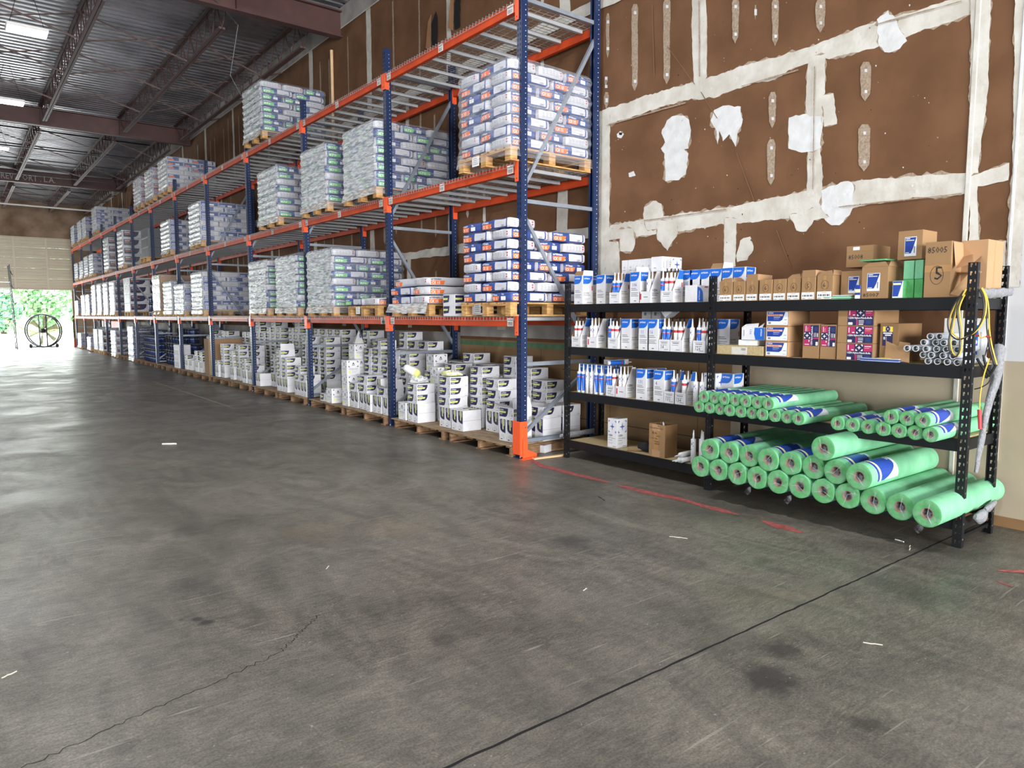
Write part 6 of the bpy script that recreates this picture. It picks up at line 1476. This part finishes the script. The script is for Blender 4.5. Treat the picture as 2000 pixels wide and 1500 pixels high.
# ---- green rolls
def roll_proto(r, L, lab_on, seed, core=.44):
    t = thing('green_roll', '-', 'roll'); rr = random.Random(seed); n = 28; b = MB(); rc = r*core
    b.lathe([(r, 0), (r, L)], 'green_roll', n, axis='x'); b.build('roll_body', t)
    b = MB(); prof = [(r, 0), (r*.93, -.0035), (r*.80, -.001), (r*.66, -.003), (rc, 0)]; b.lathe(prof, 'green_end', n, axis='x'); b.lathe([(r, L), (rc, L)], 'green_end', n, axis='x'); b.build('end_face', t)
    b = MB(); b.lathe([(rc, 0), (rc*.84, -.001), (rc*.84, .05), (rc*.84, L)], 'core', 18, axis='x', mats=['core', 'core', 'core_shade']); b.lathe([(rc*.83, .10), (0, .11)], 'core_shade', 18, axis='x'); b.build('cardboard_core', t)
    if lab_on:
        b = MB(); R2 = r+.0012; x0, x1 = L*.07, L*.36
        a0 = PI*.50+lab_on
        def pf2(x, a, h=0): return (x, (R2+h)*math.cos(a), (R2+h)*math.sin(a))
        N_ = 12; sp2 = PI*.82
        for i in range(N_):
            a, c_ = a0+sp2*i/N_-sp2/2, a0+sp2*(i+1)/N_-sp2/2
            b.poly([pf2(x0, a), pf2(x1, a), pf2(x1, c_), pf2(x0, c_)], 'label_white', True)
            f1, f2 = i/N_, (i+1)/N_
            e = lambda f: x0+(x1-x0)*(.90 if f < .55 else .90-.55*((f-.55)/.45)**1.6)
            b.poly([pf2(x0+.004, a, .0006), pf2(e(f1), a, .0006), pf2(e(f2), c_, .0006), pf2(x0+.004, c_, .0006)], 'label_blue', True)
            if .08 < f1 < .92: b.poly([pf2(x0+.03, a, .0012), pf2(x0+.055, a, .0012), pf2(x0+.055, c_, .0012), pf2(x0+.03, c_, .0012)], 'cream', True)
            if .1 < f1 < .7: b.poly([pf2(x0+.075, a, .0012), pf2(x0+.079, a, .0012), pf2(x0+.079, c_, .0012), pf2(x0+.075, c_, .0012)], 'star_blue', True)
            if f1 in (.25, 1/3): b.poly([pf2(x1-.06, a, .0012), pf2(x1-.045, a, .0012), pf2(x1-.045, c_, .0012), pf2(x1-.06, c_, .0012)], 'paper', True)
        b.build('label', t)
    b = MB()      # shrink film puckered over the end
    k = 9; c0 = rr.uniform(0, 6); P = [(-.006, r*.98*math.cos(c0+2*PI*i/k), r*.98*math.sin(c0+2*PI*i/k)) for i in range(k)]
    ctr = (-.012, r*rr.uniform(-.1, .15), r*rr.uniform(-.15, .1))
    for i in range(2):
        a = c0+2.4*i+.4; b.tube([(-.006, r*.75*math.cos(a), r*.75*math.sin(a)), ctr], .0006, 'mud_white', 4, False)
    for i in range(k): b.poly([P[i], P[(i+1) % k], ctr], 'poly_clear')
    b.build('end_film', t)
    return t
big = [roll_proto(.0845, 1.03, a, s_) for s_, a in ((1, .0), (2, .5), (3, -.2))]
bigp = roll_proto(.0855, 1.03, 0, 4)
bigface = roll_proto(.088, 1.02, .62, 5)
sm = [roll_proto(.0475, .93, .1, 6, .46), roll_proto(.0475, .93, .5, 7, .46), roll_proto(.0475, .93, .75, 8, .46)]
XB, XS = 4.68, 4.745
zb1 = SZ[0]+.0855; rb = .0855
names = ('first', 'second', 'third', 'fourth', 'fifth', 'sixth', 'seventh', 'eighth', 'ninth', 'tenth', 'eleventh')
def c5(a, c_): return (1340+a/5, 720+c_/5)
def c6(a, c_): return (1600+a/3.9475, 720+c_/3.9475)
lowb = [c5(137, 960), c5(308, 1000), c5(480, 1045), c5(680, 1085), c5(873, 1135), c5(1077, 1170), c5(1300, 1222), c5(1525, 1283), c6(357, 1047), c6(550, 1093), c6(768, 1143)]
upb = [c5(210, 800), c5(395, 833), c5(578, 877), c5(773, 922), c5(978, 967), c5(1195, 1000), c5(1425, 1060), c5(1660, 1095)]
YL = []
for i, (u, v_) in enumerate(lowb):
    y = onx(u, v_, XB)[0]
    if YL and YL[-1]-y < .172: y = YL[-1]-.1722
    YL.append(y)
    put(bigp if i in (4, 8, 9, 10) else big[i % 3], (XB+(.0 if i < 9 else -.03*(i-8)+.02), y, zb1), (.4*i if i < 8 else 0, 0, 0), f'large green roll in the bottom row, {names[i]} from the left, bottom shelf', 'large green rolls on the bottom shelf')
for i, (u, v_) in enumerate(upb):
    y = (YL[i]+YL[i+1])/2; d = (YL[i]-YL[i+1])/2
    zz = zb1+math.sqrt(max(0.0, (2*rb+.001)**2-d*d))
    put(bigface if i == 7 else big[(i+1) % 3], (XB+.01*(i % 3)-(.04 if i == 7 else 0), y, zz+.002), (0, 0, 0), f'large green roll in the upper row, {names[i]} from the left, bottom shelf', 'large green rolls on the bottom shelf')
    if i in (6,): y6, z6 = y, zz
    if i == 5: y5, z5 = y, zz
dd = abs(y5-y6)/2
put(big[1] if False else big[0], (XB-.02, (y5+y6)/2, (z5+z6)/2+math.sqrt(max(0, (2*rb+.002)**2-dd*dd))+.002), (0, 0, 0), 'large green roll lying alone on top of the upper row, bottom shelf', 'large green rolls on the bottom shelf')
zs1 = SZ[1]+.0478; rs = .0478
def small_rows(low, up, side):
    Y_ = []
    for i, (u, v_) in enumerate(low):
        y = onx(u, v_, XS)[0]
        if Y_ and Y_[-1]-y < .0965: y = Y_[-1]-.0965
        Y_.append(y)
        put(sm[(i*2) % 3], (XS+.006*(i % 3), y, zs1), (0, 0, 0), f'thin green roll, bottom row of the {side} pile, {names[i]} from the left, third shelf down', f'thin green rolls in the {side} pile')
    for i, (u, v_) in enumerate(up):
        j = i if side == 'left' else i+len(low)-len(up)-1
        y = (Y_[j]+Y_[j+1])/2; d = (Y_[j]-Y_[j+1])/2
        put(sm[i % 3], (XS-.004+.006*(i % 2), y, zs1+math.sqrt((2*rs+.0006)**2-d*d)+.001), (0, 0, 0), f'thin green roll, upper row of the {side} pile, {names[i]} from the left, third shelf down', f'thin green rolls in the {side} pile')
small_rows([c5(122, 380), c5(220, 390), c5(315, 400), c5(415, 415), c5(525, 430), c5(630, 447), c5(743, 460), c5(857, 472), c5(970, 492), c5(1092, 503)], [0]*0 or [c5(170, 285), c5(265, 293), c5(368, 305), c5(470, 313), c5(575, 330), c5(690, 345), c5(797, 358)], 'left')
small_rows([c6(140, 433), c6(250, 452), c6(367, 465), c6(490, 485), c6(590, 503), c6(710, 515), c6(837, 535)], [c6(530, 395), c6(655, 410), c6(780, 420)], 'right')
# loose film ends below two rolls
for (u, v_, s_) in ((1462, 960, 1), (1540, 975, 2), (1795, 1035, 3)):
    y = onx(u, v_, XB-.01)[0]; rr = random.Random(s_); b = MB()
    P = [(0, 0, 0), (-.01, .03, -.012), (-.012, .05, -.05), (.0, .02, -.07), (-.01, -.01, -.03)]
    b.poly([(p[0]+rr.uniform(-.004, .004), p[1]-.02, p[2]) for p in P], 'poly_clear'); o = b.build('film_scrap', None, (XB-.012, y, SZ[0]+.012)); tag(o, f'loose clear film hanging from a large green roll, {("left", "middle", "right")[s_-1]} of three', 'plastic wrap')

# ---- cables and bubble wrap at the right end
t = thing('jumper_cable', 'coiled yellow and black jumper cable hung over the right front post', 'cable')
def px3(L, X): return [(x_, *onx(u, v_, x_)) for (u, v_, x_) in [(a[0], a[1], X if len(a) < 3 else a[2]) for a in L]]
def smooth(P, n=5):
    out = []
    Q = [Vector(p) for p in P]
    for i in range(len(Q)-1):
        p0, p1, p2, p3 = Q[max(i-1, 0)], Q[i], Q[i+1], Q[min(i+2, len(Q)-1)]
        for k in range(n):
            s_ = k/n; out.append(.5*((2*p1)+(-p0+p2)*s_+(2*p0-5*p1+4*p2-p3)*s_*s_+(-p0+3*p1-3*p2+p3)*s_**3))
    out.append(Q[-1]); return out
loops = [[(1887, 565), (1873, 590), (1866, 615), (1861, 640), (1857, 670), (1862, 690), (1872, 694), (1878, 680), (1879, 650), (1875, 620), (1874, 600), (1884, 575)],
         [(1886, 566), (1868, 592), (1856, 620), (1858, 645), (1872, 660), (1890, 657), (1908, 645), (1921, 625), (1926, 600), (1924, 578), (1917, 563)],
         [(1918, 562, 5.05), (1927, 580, 5.05), (1931, 605, 5.05), (1932, 640, 5.05), (1936, 670, 5.05), (1942, 695, 5.06), (1947, 712, 5.06)]]
for i, L in enumerate(loops):
    P = px3(L, 4.975)
    b = MB(); b.tube(smooth(P), .0046, 'cable_yellow', 6); b.build('yellow_lead', t)
    b = MB(); b.tube(smooth([(p[0]-.002, p[1]+.011, p[2]-.008) for p in P]), .0046, 'cable_black', 6); b.build('black_lead', t)
b = MB(); b.tube(smooth(px3([(1912, 650), (1915, 660), (1925, 657), (1933, 660)], 5.03)), .0035, 'cable_yellow', 6); b.tube(px3([(1905, 655), (1913, 656)], 5.03), .006, 'red_print', 8); b.tube(px3([(1926, 657), (1935, 659)], 5.03), .006, 'red_print', 8); b.build('red_clip', t)
b = MB(); b.tube(smooth(px3([(1932, 700), (1921, 735), (1917, 755), (1914, 775), (1913, 800)], 5.03)), .004, 'cable_yellow', 6); b.build('yellow_lead', t)
b = MB(); pa, pb = px3([(1913, 800), (1914, 838)], 5.03); b.tube([pa, tuple((pa[i]+pb[i])/2 for i in range(3)), pb], .013, 'red_print', 8, r2=.010); b.build('red_clamp', t)
b = MB()
for L in ([(1908, 700), (1922, 722), (1935, 735)], [(1921, 693), (1926, 715), (1938, 728)], [(1945, 712), (1936, 728), (1925, 738)]): b.tube(smooth(px3(L, 5.06), 3), .008, 'black_plastic', 7)
b.build('black_clamp', t)
b = MB(); b.tube(smooth(px3([(1935, 735), (1930, 748), (1915, 757), (1903, 760)], 5.03)), .0035, 'cable_black', 6); b.tube(smooth(px3([(1920, 705), (1925, 690), (1930, 665), (1928, 640)], 5.06)), .0035, 'cable_black', 6); b.build('black_lead', t)
def bub(P, rs_, lab, seed):
    rr = random.Random(seed); b = MB(); Q = smooth(P, 4); n = 10; vs = []; fs = []
    for i, p in enumerate(Q):
        f = i/(len(Q)-1)*(len(rs_)-1); k = min(int(f), len(rs_)-2); r_ = rs_[k]+(rs_[k+1]-rs_[k])*(f-k)
        d = (Q[min(i+1, len(Q)-1)]-Q[max(i-1, 0)]).normalized(); a_ = d.cross(Vector((0, 1, .3))).normalized(); c_ = a_.cross(d)
        for j in range(n): q = r_*rr.uniform(.82, 1.12); vs.append(p+a_*q*math.cos(2*PI*j/n)+c_*q*.6*math.sin(2*PI*j/n))
    for i in range(len(Q)-1):
        for j in range(n): fs.append((i*n+j, i*n+(j+1) % n, (i+1)*n+(j+1) % n, (i+1)*n+j))
    b.faces(vs, fs, 'bubble', True); b.poly(vs[:n][::-1], 'bubble'); b.poly(vs[-n:], 'bubble'); o = b.build('bubble_wrap_roll'); return tag(o, lab, 'bubble wrap')
bub(px3([(1918, 572, 5.08), (1935, 573, 5.2), (1952, 572, 5.36), (1976, 570, 5.47)], 5), [.030, .034, .032, .026], 'bubble wrap twisted round the end rail at the top shelf', 1)
bub([(5.30, 1.70, 1.28), (5.22, 1.68, 1.12), (5.12, 1.68, .95), (5.06, 1.69, .72), (5.03, 1.70, .5)], [.055, .05, .035, .03, .018], 'long grey bubble wrap strip hanging down beside the right posts', 2)
bub([(5.09, 1.71, .20), (5.16, 1.70, .19), (5.24, 1.70, .205)], [.02, .055, .02], 'grey bubble wrap clump by the right end of the bottom shelf', 3)
bub([(5.26, 1.715, .215), (5.34, 1.71, .225), (5.44, 1.715, .24)], [.02, .035, .02], 'smaller grey bubble wrap clump nearer the rear right post', 4)
bub([(4.98, 5.56, .225), (5.2, 5.57, .225), (5.48, 5.58, .225)], [.02, .032, .03], 'grey bubble wrap roll lying between the racking and the black shelving', 5)

# ================================================================== FLOOR MARKS, FAN, LADDER, LOOSE ITEMS
def tape(name, pts, w, lab, seed):
    rr = random.Random(seed); b = MB(); P = []
    for (x0, y0), (x1, y1) in zip(pts[:-1], pts[1:]):
        n = max(2, int(math.hypot(x1-x0, y1-y0)/.03))
        P += [(x0+(x1-x0)*i/n, y0+(y1-y0)*i/n) for i in range(n)]
    P.append(pts[-1]); k = len(P); l, r = [], []
    for i, (x, y) in enumerate(P):
        e = min(1, i/4, (k-1-i)/4); ww = w/2*(.25+.75*e)
        l.append((x-ww*rr.uniform(.5, 1.15), y, .0016+rr.uniform(0, .001))); r.append((x+ww*rr.uniform(.5, 1.15), y, .0016+rr.uniform(0, .004)))
    for i in range(k-1): b.poly([l[i], l[i+1], r[i+1], r[i]], 'red_tape')
    o = b.build(name); return tag(o, lab, 'tape')
tape('floor_tape', [(4.62, 5.62), (4.53, 5.3), (4.52, 4.85), (4.545, 4.42)], .095, 'worn red floor tape strip starting at the orange post guard', 1)
tape('floor_tape', [(4.53, 4.30), (4.53, 3.98), (4.57, 3.65), (4.55, 3.27), (4.55, 3.08)], .09, 'worn red floor tape strip, the middle one along the shelves', 2)
tape('floor_tape', [(4.55, 2.89), (4.52, 2.72), (4.52, 2.55)], .11, 'short torn red floor tape piece in front of the large green rolls', 3)
tape('floor_tape', [(4.72, 1.46), (4.80, 1.38), (4.86, 1.30)], .10, 'torn red floor tape scrap at the right edge of the photo', 4)
tape('floor_tape', [(4.53, 1.40), (4.50, 1.31)], .04, 'tiny red floor tape scrap right of the shelf, nearest the camera', 6)
def sliver(x, y, L, a, lab, m='debris', w=.006, name='floor_scrap', cat='scrap', z=0):
    b = MB(); n = 5; rr = random.Random(int(x*100))
    P = [(-L/2+L*i/n, rr.uniform(-.12, .12)*L*.3, .003+rr.uniform(0, .003)) for i in range(n+1)]; b.tube(P, w/2, m, 4)
    o = b.build(name, None, (x, y, z), a); tag(o, lab, cat)
sliver(.10, 3.51, .06, .5, 'thin pale splinter on the floor at the lower left'); sliver(1.66, 3.90, .05, .8, 'curled white scrap on the floor in the middle'); sliver(3.75, 3.0, .12, -1.1, 'white scratch-like sliver near the shadow of the green rolls')
sliver(2.62, 2.72, .04, .3, 'white fibre lying in the long floor joint'); sliver(1.9, 8.9, .16, -.6, 'white paper strip on the floor of the far aisle', 'paper', .02); sliver(3.2, 1.45, .08, -1, 'pale string on the floor below the long joint'); sliver(4.08, 4.05, .14, 1.2, 'dark crack-like sliver on the floor before the red tape', 'steel_dark')
sliver(4.75, 1.95, .10, .4, 'pale tuft of string by the right shelf foot'); sliver(4.85, 2.06, .06, 1.4, 'white scrap beside the right shelf foot', 'paper', .008)
b = MB(); b.box(-.22, -.022, 0, .22, .022, .016, 'raw_wood', .002); o = b.build('wood_strip', None, (4.88, 5.60, .001), -.1); tag(o, 'pale wooden strip on the floor between orange guard and black shelf', 'wood strip')
t = thing('torn_carton', 'torn white carton lying on the floor behind the orange guard', 'carton', (5.02, 5.88, .0), .3)
b = MB(); b.box(-.07, -.06, .002, .07, .06, .085, 'carton', .003); b.rect(frT(-.07, -.06, .085), .02, .03, .12, .09, 'deep_blue', .001); b.build('carton_body', t)
b = MB(); b.poly([(.07, -.06, .01), (.13, -.07, .006), (.13, .02, .03), (.07, .02, .05)], 'carton'); b.build('flap', t)
# drum fan in the far doorway
t = thing('drum_fan', 'large round floor fan with pale blades standing in the far doorway', 'fan', (3.36, 40.3, 0), R(-30))
b = MB(); Rr = .76; cz = .80
for q in (-.09, .09): b.tube([(Rr*math.cos(a*PI/18), q, cz+Rr*math.sin(a*PI/18)) for a in range(37)], .032, 'steel_dark', 5)
for i in range(14):
    a = 2*PI*i/14; b.tube([(.08*math.cos(a), -.11, cz+.08*math.sin(a)), (Rr*math.cos(a), -.09, cz+Rr*math.sin(a))], .008, 'steel_dark', 4)
for rr_ in (.3, .55): b.tube([(rr_*math.cos(a*PI/12), -.105, cz+rr_*math.sin(a*PI/12)) for a in range(25)], .004, 'steel_dark', 4)
b.build('guard', t)
b = MB()
for i in range(6):
    a = 2*PI*i/6+.3
    p = lambda r_, da, y_: (r_*math.cos(a+da), y_, cz+r_*math.sin(a+da))
    b.poly([p(.08, -.25, .02), p(.66, -.16, .05), p(.70, .20, -.05), p(.09, .3, -.02)], 'fan_blade'); b.poly([p(.08, -.25, .026), p(.09, .3, -.014), p(.70, .20, -.044), p(.66, -.16, .056)], 'fan_blade')
b.build('blades', t)
b = MB(); b.lathe([(0, -.13), (.09, -.13), (.11, .1), (.11, .25), (0, .25)], 'steel_dark', 14, axis='y', o=(0, 0, cz)); b.build('motor', t)
b = MB(); b.box(-.19, -.02, .05, -.15, .02, 1.5, 'steel_dark'); b.box(.13, -.02, .05, .17, .02, 1.5, 'steel_dark'); b.box(-.45, -.02, .02, .45, .02, .06, 'steel_dark'); b.box(-.45, -.30, .02, -.41, .30, .06, 'steel_dark'); b.box(.41, -.30, .02, .45, .30, .06, 'steel_dark'); b.build('stand', t)
for x in (-.46, .46):
    b = MB(); b.lathe([(0, -.03), (.10, -.03), (.10, .03), (0, .03)], 'black_plastic', 14, axis='x', o=(x, -.25 if x < 0 else .25, .10)); b.build('wheel', t)
# safety ladder at the left edge
t = thing('rolling_ladder', 'pale metal platform ladder cut by the left edge beside the far doorway', 'ladder', (1.80, 39.2, 0))
b = MB()
for x in (-.35, .42):
    for y in (-.4, .5): b.tube([(x, y, .1), (x*(.75), y, 3.75)], .022, 'grey_crate', 6)
b.build('frame', t)
for i in range(11): b = MB(); b.box(-.34, -.42+.07*i, .3+i*.27, .40, -.25+.07*i, .325+i*.27, 'paper', .003); b.build('step', t)
b = MB()
for i in range(6): b.tube([(.40, -.4, .3+i*.6), (.36, .5, .6+i*.6)], .016, 'steel_dark', 5)
b.build('side_brace', t)
for x in (-.35, .42):
    for y in (-.4, .5): b = MB(); b.lathe([(0, -.02), (.05, -.02), (.05, .02), (0, .02)], 'black_plastic', 10, axis='x', o=(x, y, .05)); b.build('caster', t)
# sagging barrier line
b = MB(); P = []
for i in range(21):
    u = i/20; x = 1.9+u*2.9; P.append((x, 41.15, 1.45-.75*(1-(2*u-1)**2)))
b.tube(P, .018, 'yellow', 5); o = b.build('barrier_chain'); tag(o, 'yellow chain sagging across the far doorway', 'chain')
b = MB(); b.tube([(4.70, 41.2, 0), (4.70, 41.2, 1.5)], .03, 'steel_dark', 6); o = b.build('chain_post'); tag(o, 'thin post at the right jamb holding the yellow chain', 'post')

# bags and cartons past the nearest three hundred
o = ST.build('cement_bags'); tag(o, 'further wrapped cement bags stacked on pallets in the far bays', 'cement bags', kind='stuff')
if CST.v: o = CST.build('white_cartons'); tag(o, 'further white cartons stacked on the floor pallets of the far bays', 'cartons', kind='stuff')
